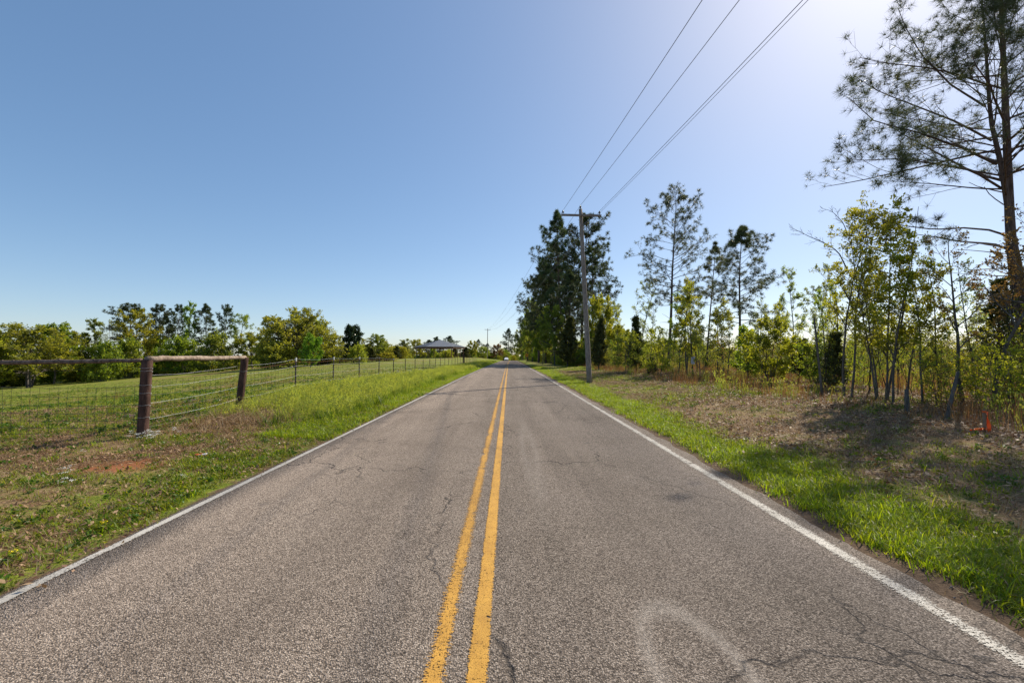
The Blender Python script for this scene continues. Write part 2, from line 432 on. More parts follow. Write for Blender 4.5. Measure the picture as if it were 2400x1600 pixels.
# ================================================================== ROAD
def asphalt_color(t, vec):
    """worn chip-seal: pale stones in dark binder, stains, cracks, scuffs"""
    wv = t.n('ShaderNodeMix', data_type='VECTOR')
    vo = t.n('ShaderNodeTexVoronoi'); vo.inputs['Scale'].default_value = 112; t.l(vec, vo.inputs['Vector'])
    sepc = t.n('ShaderNodeSeparateColor'); t.l(vo.outputs['Color'], sepc.inputs[0])
    stone = t.ramp(sepc.outputs[0], [(0, (.09, .073, .062)), (.4, (.19, .158, .134)), (.75, (.265, .222, .19)), (1, (.40, .345, .30))])
    gap = t.ramp(vo.outputs['Distance'], [(.38, 1.0), (.75, .36)])
    col = t.mix(1.0, stone, gap, 'MULTIPLY')
    big = t.noise(vec, .55, 5, .6)
    st = t.coord((1.3, .07, 1)); streak = t.noise(st, 1.6, 5, .6)
    col = t.mix(1.0, col, t.ramp(big, [(.25, .70), (.5, 1.0), (.8, 1.22)]), 'MULTIPLY')
    col = t.mix(1.0, col, t.ramp(streak, [(.25, .72), (.5, 1.0), (.75, 1.18)]), 'MULTIPLY')
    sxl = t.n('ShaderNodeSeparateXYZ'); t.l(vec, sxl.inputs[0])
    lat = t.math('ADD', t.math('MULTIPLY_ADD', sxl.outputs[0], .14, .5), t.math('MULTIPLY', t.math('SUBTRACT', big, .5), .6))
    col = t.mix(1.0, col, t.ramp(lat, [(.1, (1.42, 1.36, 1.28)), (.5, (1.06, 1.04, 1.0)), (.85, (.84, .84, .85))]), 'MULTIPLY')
    blot = t.noise(vec, 1.7, 3, .5, .6)
    col = t.mix(t.ramp(blot, [(.66, 0.0), (.76, .4)]), col, (.05, .048, .052))
    wt = t.n('ShaderNodeMath', operation='SINE'); t.l(t.math('MULTIPLY_ADD', sxl.outputs[0], 3.6, .9), wt.inputs[0])
    wtn = t.math('ADD', t.math('MULTIPLY', wt.outputs[0], .5), t.math('MULTIPLY', t.math('SUBTRACT', streak, .5), 2.2))
    col = t.mix(1.0, col, t.ramp(wtn, [(.0, 1.05), (.5, 1.0), (.9, .85)]), 'MULTIPLY')
    drip = t.noise(vec, 4.5, 3, .55, .3)
    col = t.mix(t.ramp(drip, [(.70, 0.0), (.77, .5)]), col, (.045, .042, .042))
    # cracks
    dv = t.n('ShaderNodeVectorMath', operation='ADD'); nz = t.n('ShaderNodeTexNoise'); nz.inputs['Scale'].default_value = 2.2; nz.inputs['Detail'].default_value = 5
    t.l(vec, nz.inputs['Vector'])
    sc_ = t.n('ShaderNodeVectorMath', operation='SCALE'); sc_.inputs['Scale'].default_value = .55; t.l(nz.outputs['Color'], sc_.inputs[0])
    t.l(vec, dv.inputs[0]); t.l(sc_.outputs[0], dv.inputs[1])
    mp = t.n('ShaderNodeMapping'); mp.inputs['Scale'].default_value = (.42, .26, 1); t.l(dv.outputs[0], mp.inputs['Vector'])
    ce = t.n('ShaderNodeTexVoronoi', feature='DISTANCE_TO_EDGE'); ce.inputs['Scale'].default_value = 1.0; t.l(mp.outputs[0], ce.inputs['Vector'])
    crack = t.ramp(ce.outputs['Distance'], [(.0, 1.0), (.0028, .8), (.006, 0.0)])
    cm = t.ramp(t.noise(vec, .38, 3), [(.42, 0.0), (.54, 1.0)])
    crack = t.math('MULTIPLY', crack, cm)
    col = t.mix(t.math('MULTIPLY', crack, .75), col, (.022, .02, .02))
    # pale horseshoe scuff near the camera, pale tyre smear further on
    sx = t.n('ShaderNodeSeparateXYZ'); t.l(vec, sx.inputs[0])
    def ring(cx, cy, rx, ry, wdt):
        a = t.math('DIVIDE', t.math('SUBTRACT', sx.outputs[0], cx), rx); b = t.math('DIVIDE', t.math('SUBTRACT', sx.outputs[1], cy), ry)
        d = t.math('SQRT', t.math('ADD', t.math('MULTIPLY', a, a), t.math('MULTIPLY', b, b)))
        d = t.math('ADD', d, t.math('MULTIPLY', t.math('SUBTRACT', blot, .5), .5))
        return t.ramp(t.math('ABSOLUTE', t.math('SUBTRACT', d, 1.0)), [(0, 1.0), (wdt, 0.0)])
    grit = t.ramp(t.noise(vec, 30, 4, .7), [(.35, .25), (.6, 1.0)])
    pale = t.math('MULTIPLY', t.math('MULTIPLY', ring(.98, 2.38, .23, .55, .3), grit), .42)
    pale = t.math('MAXIMUM', pale, t.math('MULTIPLY', t.math('MULTIPLY', ring(.35, 8.0, .10, 2.1, .9), grit), .2))
    col = t.mix(pale, col, (.42, .375, .33))
    h = t.math('SUBTRACT', t.math('MULTIPLY', vo.outputs['Distance'], -1.0), t.math('MULTIPLY', crack, 1.5))
    return col, h, vo
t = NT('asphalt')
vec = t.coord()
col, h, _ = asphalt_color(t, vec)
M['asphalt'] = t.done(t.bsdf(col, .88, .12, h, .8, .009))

def strip(name, x0, x1, dz, mat, parent=None, y0=-40, y1=300, wob0=0, wob1=0, seed=0, skirt=False, cols=2, crown=False):
    ys = spread(y0, y1, 0, 30, .12, 1.03)
    w0 = (fnoise(ys, ys * 0 + seed, .9, 61 + seed) - .5) * 2 * wob0
    w1 = (.5 * fnoise(ys, ys * 0 + seed, .9, 71 + seed) + .5 * fnoise(ys, ys * 0 + seed, .35, 81 + seed) - .5) * 2 * wob1
    V = []
    for k in range(cols):
        f = k / (cols - 1)
        X = road_x(ys) + (x0 + w0) * (1 - f) + (x1 + w1) * f
        off = X - road_x(ys)
        Z = road_z(ys) + dz - .0035 * off * off * .6
        V.append(np.stack([X, ys, Z], 1))
    V = np.stack(V, 1).reshape(-1, 3)
    n = len(ys); i = (np.arange(n - 1)[:, None] * cols + np.arange(cols - 1)[None]).ravel()
    F = [np.stack([i, i + 1, i + cols + 1, i + cols], 1)]
    if skirt:
        a = V.reshape(n, cols, 3)
        for side in (0, cols - 1):
            e = a[:, side].copy(); e[:, 2] -= .12; e[:, 0] += -.03 if side == 0 else .03
            b = len(V); V = np.concatenate([V, e])
            j = np.arange(n - 1); top = j * cols + side
            q = np.stack([top, top + cols, b + j + 1, b + j], 1)
            F.append(q if side == 0 else q[:, ::-1])
    return link(name, mk_mesh(name, V, F, mat, False), parent)
road = strip('road', -3.17, 3.22, 0.0, M['asphalt'], None, wob0=.05, wob1=.12, skirt=True, cols=15)
tag(road, 'worn grey two-lane asphalt road running straight ahead to the crest', 'road', kind='structure')

def paint_mat(name, c1, c2, wear, edge_axis_c, half, soft):
    t = NT(name)
    vec = t.coord()
    sx = t.n('ShaderNodeSeparateXYZ'); t.l(vec, sx.inputs[0])
    n1 = t.noise(vec, 60, 4, .7); n2 = t.noise(vec, 2.0, 4, .6); n3 = t.noise(t.coord((6, 60, 1)), 2.2, 3, .6)
    vo = t.n('ShaderNodeTexVoronoi'); vo.inputs['Scale'].default_value = 112; t.l(vec, vo.inputs['Vector'])
    c = t.ramp(t.noise(vec, 9, 5, .7), [(.3, c1), (.7, c2)])
    c = t.mix(1.0, c, t.ramp(vo.outputs['Distance'], [(.4, 1.0), (.8, .72)]), 'MULTIPLY')
    c = t.mix(1.0, c, t.ramp(t.noise(t.coord((1, .25, 1)), 1.6, 6, .7), [(.3, .68), (.6, 1.0)]), 'MULTIPLY')
    # distance from the strip's middle, following the road's slight bend (x - 0.8*(y/200)^2)
    yy = t.math('DIVIDE', sx.outputs[1], 200.0)
    bend = t.math('MULTIPLY', t.math('MULTIPLY', yy, yy), .8)
    d = t.math('ABSOLUTE', t.math('SUBTRACT', t.math('SUBTRACT', sx.outputs[0], bend), edge_axis_c - .25))
    ed = t.math('DIVIDE', t.math('SUBTRACT', d, half - soft), soft)
    hole = t.math('ADD', t.math('MULTIPLY', n1, .85), t.math('MULTIPLY', vo.outputs['Distance'], .35))
    hole = t.math('ADD', hole, t.math('MULTIPLY', t.math('SUBTRACT', n2, .5), .35))
    hole = t.math('ADD', hole, t.math('MULTIPLY', t.math('MAXIMUM', ed, 0.0), .42))
    hole = t.math('ADD', hole, t.math('MULTIPLY', t.math('SUBTRACT', n3, .5), .85))
    chip = t.ramp(t.noise(t.coord((1, .6, 1)), 5.5, 4, .6), [(.62, 0.0), (.70, 1.0)])
    hole = t.math('ADD', hole, t.math('MULTIPLY', chip, .3))
    a = t.ramp(hole, [(wear, 0.0), (wear + .09, 1.0)])
    p = t.bsdf(c, .65, .3, vo.outputs['Distance'], .3, -.004)
    tr = t.n('ShaderNodeBsdfTransparent')
    mx = t.n('ShaderNodeMixShader'); t.l(a, mx.inputs[0]); t.l(p, mx.inputs[1]); t.l(tr.outputs[0], mx.inputs[2])
    return t.done(mx.outputs[0])
yl1 = strip('yellow_line', -.205, -.045, .005, paint_mat('paint_yellow_worn', (.46, .235, .035), (.62, .335, .055), .685, -.12, .08, .06), road)
yl2 = strip('yellow_line', .035, .155, .005, paint_mat('paint_yellow', (.48, .245, .035), (.64, .35, .055), .745, .095, .06, .02), road)
wl1 = strip('white_line', -3.14, -3.04, .005, paint_mat('paint_white_left', (.40, .375, .335), (.54, .51, .46), .735, -3.09, .05, .02), road, wob0=.02, wob1=.012, seed=3)
wl2 = strip('white_line', 2.86, 3.07, .005, paint_mat('paint_white_right', (.36, .335, .30), (.52, .49, .44), .64, 2.965, .105, .07), road, wob0=.03, wob1=.03, seed=5)
yl1['label'] = 'worn patchy left stripe of the double yellow line'
wl2['label'] = 'worn ragged white edge line on the right'

# ================================================================== FENCE
prng = random.Random(4)
FX = -7.3
def wood_post(label, px_lean, X, Y, h, r, group, lean=(0, 0), wraps=()):
    z = z1(X, Y)
    e = thing('fence_post', label, 'fence post', (X, Y, z), 0, group)
    m = MB(); n = 9
    pts = [(lean[0] * (h * k / n), lean[1] * (h * k / n), -.25 + (h + .25) * k / n) for k in range(n + 1)]
    pts = [(lean[0] * max(p[2], 0), lean[1] * max(p[2], 0), p[2]) for p in pts]
    rad = [r * (1.03 - .05 * k / n + prng.uniform(-.02, .02)) for k in range(n + 1)]
    top = pts[-1]
    pts.append((top[0], top[1], top[2] + .012)); rad.append(r * .86)
    m.tube(pts, rad, 14, True, .025, prng)
    m.build('shaft', M['wood_post'], e, True)
    for hz in wraps:
        w = MB()
        w.tube([(lean[0] * hz + (r + .003) * 1.02 * math.cos(a * .2618 * 1.5), lean[1] * hz + (r + .003) * 1.02 * math.sin(a * .2618 * 1.5), hz + .004 * math.sin(a * 1.3) + .0012 * a) for a in range(17)], .0035, 5)
        w.build('wire_wrap', M['wire_bright'], e)
    return e
P1 = (FX, 9.2); P2 = (FX, 12.45); P0 = (FX - 3.45, 9.3)
wood_post('thick reddish brown wooden corner post with white flowers at its foot', 0, *P1, 1.53, .098, 'wooden fence posts', (.04, .0), (.38, .62, .86, 1.02, 1.3, 1.36))
wood_post('leaning reddish brown wooden post holding the far end of the short rail', 0, *P2, 1.43, .092, 'wooden fence posts', (.085, .02), (1.05,))
wood_post('wooden end post of the long rail at the left edge of the picture', 0, *P0, 1.5, .095, 'wooden fence posts', (.0, .0), (.6, 1.0))

def rail(label, A, B, r0, r1, sag, seed, name='fence_rail'):
    rr = random.Random(seed)
    A, B = Vector(A), Vector(B); n = 16
    pts, rad = [], []
    for k in range(n + 1):
        f = k / n
        p = A.lerp(B, f)
        p = p + Vector((rr.uniform(-.008, .008), rr.uniform(-.008, .008), -sag * 4 * f * (1 - f) + rr.uniform(-.009, .009)))
        pts.append(p - A); rad.append((r0 + (r1 - r0) * f) * rr.uniform(.9, 1.1))
    m = MB(); m.tube(pts, rad, 10, True, .09, rr)
    # a few knots
    for _ in range(5):
        k = rr.randrange(2, n - 2); q = pts[k] + Vector((0, -rad[k] * .3, rad[k] * .75))
        m.lathe(q, [(.024, -.02), (.02, .012), (.008, .02)], 7, (rr.uniform(-.4, .4), -.6, 1))
    o = m.build(name, M['wood_rail'] if seed == 3 else M['wood_rail_dark'], None, True); o.location = A
    return tag(o, label, 'fence rail', 'wooden fence rails')
zt1 = z1(*P1) + 1.53; zt2 = z1(*P2) + 1.43; zt0 = z1(*P0) + 1.5
rail('short weathered grey wooden rail between the corner post and the leaning post', (P1[0] + .10, P1[1] - .05, zt1 + .03), (P2[0] + .12, P2[1] + .06, zt2 - .0), .056, .05, .0, 3)
rail('long dark sagging wooden rail running left from the corner post', (P1[0] - .02, P1[1] - .05, zt1 + .0), (P0[0] - .3, P0[1] - .06, zt0 - .03), .036, .05, .015, 5)

# T-posts
def tpost_meshes():
    h = 1.26
    a = MB(); a.box((0, 0, h / 2 - .2), (.045, .008, h + .4)); a.box((0, .022, h / 2 - .2), (.007, .036, h + .4))
    b = MB()
    for k in range(18): b.box((0, -.009, .10 + k * .062), (.016, .011, .014))
    c = MB(); c.box((0, .006, h - .05), (.0465, .0405, .13))
    return a.mesh('shaft', M['tpost']), b.mesh('stud_row', M['tpost']), c.mesh('pale_tip', simple_mat('tip_paint', (.40, .40, .38), (.55, .55, .52), 8))
tm = tpost_meshes()
ords = ['first', 'second', 'third', 'fourth', 'fifth', 'sixth', 'seventh', 'eighth', 'ninth', 'tenth', 'eleventh', 'twelfth', 'thirteenth', 'fourteenth', 'fifteenth', 'sixteenth', 'seventeenth', 'eighteenth', 'nineteenth', 'twentieth', 'twenty-first', 'twenty-second', 'twenty-third', 'twenty-fourth', 'twenty-fifth', 'twenty-sixth', 'twenty-seventh', 'twenty-eighth', 'twenty-ninth', 'thirtieth']
tposts = []
for k in range(28):
    Y = 15.75 + 3.36 * k
    z = z1(FX, Y)
    e = thing('metal_fence_post', 'thin dark metal fence post, %s from the leaning wooden post' % ords[k], 'fence post', (FX, Y, z), 0, 'thin metal posts along the pasture fence')
    e.rotation_euler = (prng.uniform(-.02, .02), prng.uniform(-.015, .035), R(90) + prng.uniform(-.2, .2))
    link('shaft', tm[0], e)
    if k in (0, 1, 2, 4): link('pale_tip', tm[2], e)
    tposts.append((FX, Y, z + 1.2))
    if k == 17:
        wood_post('dark wooden brace post amid the far metal fence posts', 0, FX + .05, Y + 1.7, 1.75, .13, 'wooden fence posts')

# wires: strands and woven netting
def strand_path(anch, sag, hz, rr):
    """anch: list of (x,y,zground); hz: height above ground"""
    pts = []
    for (a, b) in zip(anch[:-1], anch[1:]):
        n = 8
        for k in range(n):
            f = k / n
            pts.append((a[0] + (b[0] - a[0]) * f, a[1] + (b[1] - a[1]) * f, (a[2] + hz) * (1 - f) + (b[2] + hz) * f - sag * 4 * f * (1 - f) + rr.uniform(-.006, .006)))
    b = anch[-1]; pts.append((b[0], b[1], b[2] + hz))
    return pts
def netting(anchA, side, h0, h1, dx, mat, name, parent):
    m = MB(); rr = random.Random(9)
    for a, b in zip(anchA[:-1], anchA[1:]):
        L = math.hypot(b[0] - a[0], b[1] - a[1]); n = max(1, int(L / dx))
        for k in range(n):
            f = (k + .5) / n
            x, y = a[0] + (b[0] - a[0]) * f, a[1] + (b[1] - a[1]) * f
            zz = a[2] * (1 - f) + b[2] * f
            j = rr.uniform(-.02, .02)
            m.tube([(x, y, zz + h0), (x + j, y + j, zz + (h0 + h1) / 2), (x, y, zz + h1 - .05 * 4 * f * (1 - f))], .0026, 3, False)
    o = m.build(name, mat, parent); o['kind'] = 'stuff'
    return o
rr = random.Random(2)
SX = FX + .03
A1 = [(SX, Y, z1(FX, Y)) for Y in [9.2, 12.45] + [15.75 + 3.36 * k for k in range(28)]]
wf = thing('wire_fence', 'woven wire fence with bright strands running beside the road along the pasture', 'wire fence', (SX, 9.2, A1[0][2]))
org = Vector(wf.location)
def rel(pts): return [Vector(p) - org for p in pts]
for hz, mat, rad, sg in ((1.22, 'wire_bright', .0026, .04), (.98, 'wire_bright', .0026, .035), (.66, 'wire_bright', .0026, .035), (.34, 'wire_bright', .0026, .04), (1.14, 'wire_rust', .003, .05), (.82, 'wire', .0024, .05), (.5, 'wire', .0024, .04), (.18, 'wire', .0024, .03)):
    m = MB(); m.tube(rel(strand_path(A1, sg, hz, rr)), rad, 4, False); m.build('strand', M[mat], wf)
netting([tuple(Vector(a) - org) for a in A1[:12]], 0, .04, 1.12, .19, M['wire'], 'woven_stays', wf)
A2 = [(P1[0], P1[1] - .1, z1(*P1)), (P0[0], P0[1] - .1, z1(*P0))]
wf2 = thing('wire_fence', 'sagging woven wire netting hanging below the long rail at the left', 'wire fence', A2[0])
org = Vector(wf2.location)
for hz, sg in ((1.02, .06), (.84, .05), (.66, .05), (.5, .04), (.35, .03), (.2, .02), (.07, .02)):
    m = MB(); m.tube(rel(strand_path(A2, sg, hz, rr)), .0036, 4, False); m.build('strand', M['wire'], wf2)
netting([tuple(Vector(a) - org) for a in A2], 0, .03, 1.03, .19, M['wire'], 'woven_stays', wf2)

# ================================================================== UTILITY POLES AND WIRES
def utility_pole(label, X, Y, H, lean, yaw):
    z = z1(X, Y)
    e = thing('utility_pole', label, 'utility pole', (X, Y, z), 0, 'utility poles')
    ax = lambda h: (lean[0] * h, lean[1] * h, h)
    m = MB(); n = 12
    m.tube([ax(-.3 + (H + .3) * k / n) for k in range(n + 1)], [.165 - .06 * k / n for k in range(n + 1)], 16, True, .012, prng)
    m.build('shaft', M['wood_pole'], e, True)
    ca, sa = math.cos(yaw), math.sin(yaw)
    ha = H - .42
    cx, cy, cz = ax(ha)
    fy_ = -.14
    rot = Matrix.Rotation(yaw, 3, 'Z')
    off = rot @ Vector((0, fy_, 0))
    m = MB(); m.box((cx + off.x, cy + off.y, cz), (2.4, .09, .115), rot); arm = m.build('crossarm', M['wood_pole'], e)
    m = MB()
    q = rot @ Vector((.78, fy_ - .01, 0)); q0 = ax(ha - .6)
    m.tube([(cx + q.x, cy + q.y, cz - .05), (q0[0] + off.x, q0[1] + off.y, q0[2])], .02, 6); m.build('brace', M['steel'], e)
    m = MB(); m.lathe((cx + off.x * 1.45, cy + off.y * 1.45, cz), [(.03, -.02), (.03, .02)], 8, (off.x, off.y, .01)); m.build('bolt', M['steel'], e)
    tips = []
    for dx in (-1.1, 0, 1.1):
        if dx == 0:
            b = Vector(ax(H)); 
        else:
            b = Vector((cx, cy, cz + .055)) + rot @ Vector((dx, fy_, 0))
        m = MB(); m.lathe(b, [(.013, -.02), (.013, .12)], 6); pin = m.build('insulator_pin', M['steel'], e)
        m = MB(); m.lathe(b, [(.03, .06), (.075, .085), (.07, .105), (.04, .115), (.06, .135), (.055, .155), (.03, .165), (.045, .185), (.035, .215), (.012, .225)], 12); m.build('insulator', M['porcelain'], e, True)
        tips.append(Vector((X, Y, z)) + b + Vector((0, 0, .22)))
    return tips + [tips[2] + Vector((.05, 0, -.07))]
pb = on_ground(1381.5, 897)
TA = utility_pole('tall grey wooden utility pole with crossarm beside the right road edge', pb[0], pb[1], 10.35, (-.047, 0), .06)
p2 = at_y(1142, 838, 186)
TB = utility_pole('small distant utility pole left of the road beyond the pasture', p2[0], p2[1], 1.6 + (838 - 778) / FPX * 186 - z1(p2[0], p2[1]) + .3, (.012, 0), .06)
T0 = utility_pole('utility pole behind the viewpoint carrying the near end of the wires', pb[0] + 5.0, pb[1] - 92, 10.3, (0, 0), -.05)
names = ['left', 'middle', 'right upper', 'right lower']
for w in range(4):
    for (a, b, where, sg) in ((T0[w], TA[w], 'above the near road', 1.15), (TA[w], TB[w], 'running from the tall pole to the distant pole', 2.1)):
        m = MB(); n = 48
        m.tube([a.lerp(b, k / n) + Vector((0, 0, -sg * 4 * (k / n) * (1 - k / n))) - a for k in range(n + 1)], .009 if w != 3 else .007, 5, False)
        o = m.build('power_line', M['conductor']); o.location = a
        tag(o, '%s dark power line %s' % (names[w], where), 'power line', 'overhead power lines')

# ================================================================== TREE GROWING
def nrm(a): return a / np.maximum(np.linalg.norm(a, axis=-1, keepdims=True), 1e-9)
def grow(rng, S, D, L, n, wob=.08, trop=0.0):
    N = len(S); P = np.empty((N, n, 3)); P[:, 0] = S; d = nrm(D); st = (L / (n - 1))[:, None]
    for k in range(1, n):
        d = nrm(d + rng.normal(0, wob, (N, 3)) + np.array([0, 0, trop]))
        P[:, k] = P[:, k - 1] + d * st
    return P
def spawn(rng, P, L, R0, R1, k, t0, t1, a0, a1, l0, l1, flat=0.0, short=.5):
    N, n, _ = P.shape
    idx = np.repeat(np.arange(N), k)
    t = t0 + (t1 - t0) * ((np.tile(np.arange(k), N) + rng.random(N * k)) / k)
    f = np.clip(t * (n - 1), 0, n - 1.001); i = f.astype(int); w = (f - i)[:, None]
    pos = P[idx, i] * (1 - w) + P[idx, i + 1] * w
    tan = nrm(P[idx, i + 1] - P[idx, i])
    rv = rng.normal(0, 1, (N * k, 3))
    perp = nrm(np.cross(tan, rv))
    if flat > 0:
        side = np.where(np.tile(np.arange(k), N) % 2 == 0, 1.0, -1.0)[:, None]
        hz = nrm(np.cross(tan, np.array([0, 0, 1.0])) + 1e-6) * side
        perp = nrm(perp * (1 - flat) + hz * flat)
    a = rng.uniform(a0, a1, N * k)[:, None]
    D = tan * np.cos(a) + perp * np.sin(a)
    Lc = L[idx] * rng.uniform(l0, l1, N * k) * (1 - short * (t - t0) / max(t1 - t0, 1e-6))
    r = (R0[idx] * (1 - t) + R1[idx] * t) * .62
    return pos, D, Lc, r, idx
def tubes(P, R0, R1, s):
    N, n, _ = P.shape
    T = np.empty_like(P); T[:, 1:-1] = P[:, 2:] - P[:, :-2]; T[:, 0] = P[:, 1] - P[:, 0]; T[:, -1] = P[:, -1] - P[:, -2]
    T = nrm(T)
    ref = np.where(np.abs(T[:, :1, 2:3]) < .9, np.array([0, 0, 1.0]), np.array([1.0, 0, 0]))
    A = nrm(np.cross(T, np.broadcast_to(ref, T.shape))); B = np.cross(T, A)
    th = np.arange(s) * 2 * np.pi / s
    f = np.linspace(0, 1, n)[None]
    r = (R0[:, None] * (1 - f) + R1[:, None] * f)[..., None, None]
    V = P[:, :, None] + (A[:, :, None] * np.cos(th)[:, None] + B[:, :, None] * np.sin(th)[:, None]) * r
    b = (np.arange(N) * n * s)[:, None, None] + (np.arange(n - 1) * s)[None, :, None] + np.arange(s)[None, None]
    b2 = (np.arange(N) * n * s)[:, None, None] + (np.arange(n - 1) * s)[None, :, None] + ((np.arange(s) + 1) % s)[None, None]
    Q = np.stack([b, b2, b2 + s, b + s], -1).reshape(-1, 4)
    return V.reshape(-1, 3), Q
def join(parts):
    V, Q, o = [], [], 0
    for v, q in parts:
        V.append(v); Q.append(q + o); o += len(v)
    return np.concatenate(V), [np.concatenate(Q)]
def kites(rng, pos, size, up=.4, axis=None, w=.5, asp=None):
    N = len(pos)
    n = nrm(rng.normal(0, 1, (N, 3)) + np.array([0, 0, up]))
    a = rng.normal(0, 1, (N, 3)) if axis is None else axis + rng.normal(0, .35, (N, 3))
    a = nrm(a - n * np.sum(a * n, 1, keepdims=True)); b = np.cross(n, a)
    s = (size * rng.uniform(.65, 1.35, N))[:, None]
    V = np.stack([pos, pos + a * s * .45 + b * s * w * .5 + n * s * .06, pos + a * s, pos + a * s * .45 - b * s * w * .5 - n * s * .04], 1).reshape(-1, 3)
    return V, np.arange(N * 4).reshape(N, 4)
def pick(rng, P, n, t0, t1):
    N, m, _ = P.shape
    i = rng.integers(0, N, n); f = np.clip(rng.uniform(t0, t1, n) * (m - 1), 0, m - 1.001); k = f.astype(int); w = (f - k)[:, None]
    return P[i, k] * (1 - w) + P[i, k + 1] * w, nrm(P[i, k + 1] - P[i, k]), i

PROF = {
    'round': lambda s: np.sqrt(np.clip(1 - (2 * s - 1) ** 2, .05, 1)),
    'dome': lambda s: np.sqrt(np.clip(1 - np.clip(s * 1.25 - .25, 0, 1) ** 2, .03, 1)) * np.clip(.75 + s, 0, 1),
    'column': lambda s: np.clip(1.15 - s, .15, 1) ** .5 * np.clip(.5 + s * 2, 0, 1),
    'cone': lambda s: np.clip(1.04 - s, .05, 1) * np.clip(.6 + 3 * s, 0, 1),
    'vase': lambda s: np.clip(.35 + s, 0, 1) * np.sqrt(np.clip(1.03 - s ** 4, .03, 1)),
    'pine': lambda s: np.clip(np.sin(np.pi * np.clip(.25 + .78 * s, 0, 1)), .08, 1) ** .9,
    'bigpine': lambda s: np.clip(1.12 - s, .12, 1) ** .85 * np.clip(.7 + 2 * s, 0, 1),
    'pinetop': lambda s: np.sqrt(np.clip(1 - (1.7 * s - .75) ** 2, .05, 1)),
}
def decid(seed, H, W, cb=.3, stems=1, nb=12, leaf=.1, nleaf=4000, shape='round', bark_r=None, k2=5, k3=4, spreadb=.25, tl=1.0, up=.4, wob=.05, twig=.004, tilt=(0, 0), rmin=.6):
    rng = np.random.default_rng(seed)
    az = rng.uniform(0, 6.28) + np.arange(stems) * 2 * np.pi / stems
    S = np.stack([np.cos(az), np.sin(az), az * 0], 1) * (spreadb * .4 if stems > 1 else 0); S[:, 2] = -.15
    D = np.stack([np.cos(az) * spreadb * .35, np.sin(az) * spreadb * .35, np.ones(stems)], 1) + np.array([tilt[0], tilt[1], 0])
    L = H * tl * rng.uniform(.82, .98, stems); L[0] = H * tl * .97
    P = grow(rng, S, D, L, 12, wob, .06)
    r0 = np.full(stems, bark_r or H * .011) * rng.uniform(.7, 1, stems); r0[0] = bark_r or H * .011
    r1 = r0 * (.15 if tl > .8 else .5)
    parts = [tubes(P, r0, r1, 8)]
    # main branches aim at the crown's envelope
    idx = np.repeat(np.arange(stems), nb); u = (np.tile(np.arange(nb), stems) + rng.random(stems * nb)) / nb
    tt = (cb * .9 + (.97 - cb * .9) * u) if tl > .8 else (.35 + .64 * u)
    f = np.clip(tt * 11, 0, 10.99); i = f.astype(int); w = (f - i)[:, None]
    pos = P[idx, i] * (1 - w) + P[idx, i + 1] * w
    a = np.arange(stems * nb) * 2.4 + rng.uniform(0, .9, stems * nb)
    s = np.clip(u * .85 + rng.uniform(.02, .22, len(u)), 0, 1)
    zt = H * (cb + (1 - cb) * s)
    zt = np.maximum(zt, pos[:, 2] + .02 * H) if tl > .8 else zt
    rad = W * PROF[shape](s) * rng.uniform(rmin, 1.0, len(u))
    ax = P[:, -1].mean(0) * np.array([1, 1, 0]) * .6
    tgt = np.stack([np.cos(a) * rad, np.sin(a) * rad, zt], 1) + ax * s[:, None]
    D1 = tgt - pos; L1 = np.linalg.norm(D1, axis=1)
    rr = r0[idx] * (1 - tt) + r1[idx] * tt
    R1a = np.maximum(np.minimum(rr * .62, L1 * .022 + .006), twig * 1.5)
    P1 = grow(rng, pos, D1 + np.array([0, 0, -.12]) * L1[:, None], L1, 7, .09, .05)
    parts.append(tubes(P1, R1a, R1a * .35, 5))
    s2, D2, L2, R2, i2 = spawn(rng, P1, L1, R1a, R1a * .35, k2, .22, 1, .35, .95, .28, .55)
    L2 = np.maximum(L2, .04 * H)
    R2 = np.maximum(R2, twig)
    P2 = grow(rng, s2, D2, L2, 5, .12, .04)
    parts.append(tubes(P2, R2, R2 * .5, 4))
    s3, D3, L3, R3, i3 = spawn(rng, P2, L2, R2, R2 * .5, k3, .25, 1, .35, 1.0, .35, .7)
    P3 = grow(rng, s3, D3, L3, 4, .14, .03)
    parts.append(tubes(P3, np.maximum(R3, twig * .8), np.maximum(R3 * .5, twig * .5), 3))
    trunk = join(parts)
    if nleaf <= 0: return trunk, None
    q, tan, own = pick(rng, P3, nleaf, .15, 1.0)
    q = q + rng.normal(0, leaf * .5, q.shape)
    V, Q = kites(rng, q, leaf, up, tan, .6)
    cl = rng.random(len(P1))[i2[i3[own]]]
    v = np.clip(.15 + .4 * cl + .45 * rng.random(nleaf), 0, 1)
    return trunk, (V, [Q], np.repeat(v, 4))
def tuft_base(rng, n, w, fwd):
    az = rng.uniform(0, 6.28, n); el = np.arccos(rng.uniform(fwd, 1, n))
    d = np.stack([np.sin(el) * np.cos(az), np.sin(el) * np.sin(az), np.cos(el)], 1)
    p = nrm(np.cross(d, rng.normal(0, 1, (n, 3))))
    l = rng.uniform(.75, 1.1, n)[:, None]
    V = np.stack([p * w * .5, -p * w * .5, d * l + np.array([0, 0, -.08]) * l], 1).reshape(-1, 3)
    return V, np.arange(n * 3).reshape(n, 3)
def place_tufts(rng, base, pos, ax, size):
    V, T = base; N = len(pos)
    z = nrm(ax); x = nrm(np.cross(z, rng.normal(0, 1, (N, 3)))); y = np.cross(z, x)
    Rm = np.stack([x, y, z], 2)
    s = size * rng.uniform(.75, 1.2, N)
    W = np.einsum('nij,mj->nmi', Rm, V) * s[:, None, None] + pos[:, None]
    F = (np.arange(N) * len(V))[:, None, None] + T[None]
    return W.reshape(-1, 3), F.reshape(-1, 3)
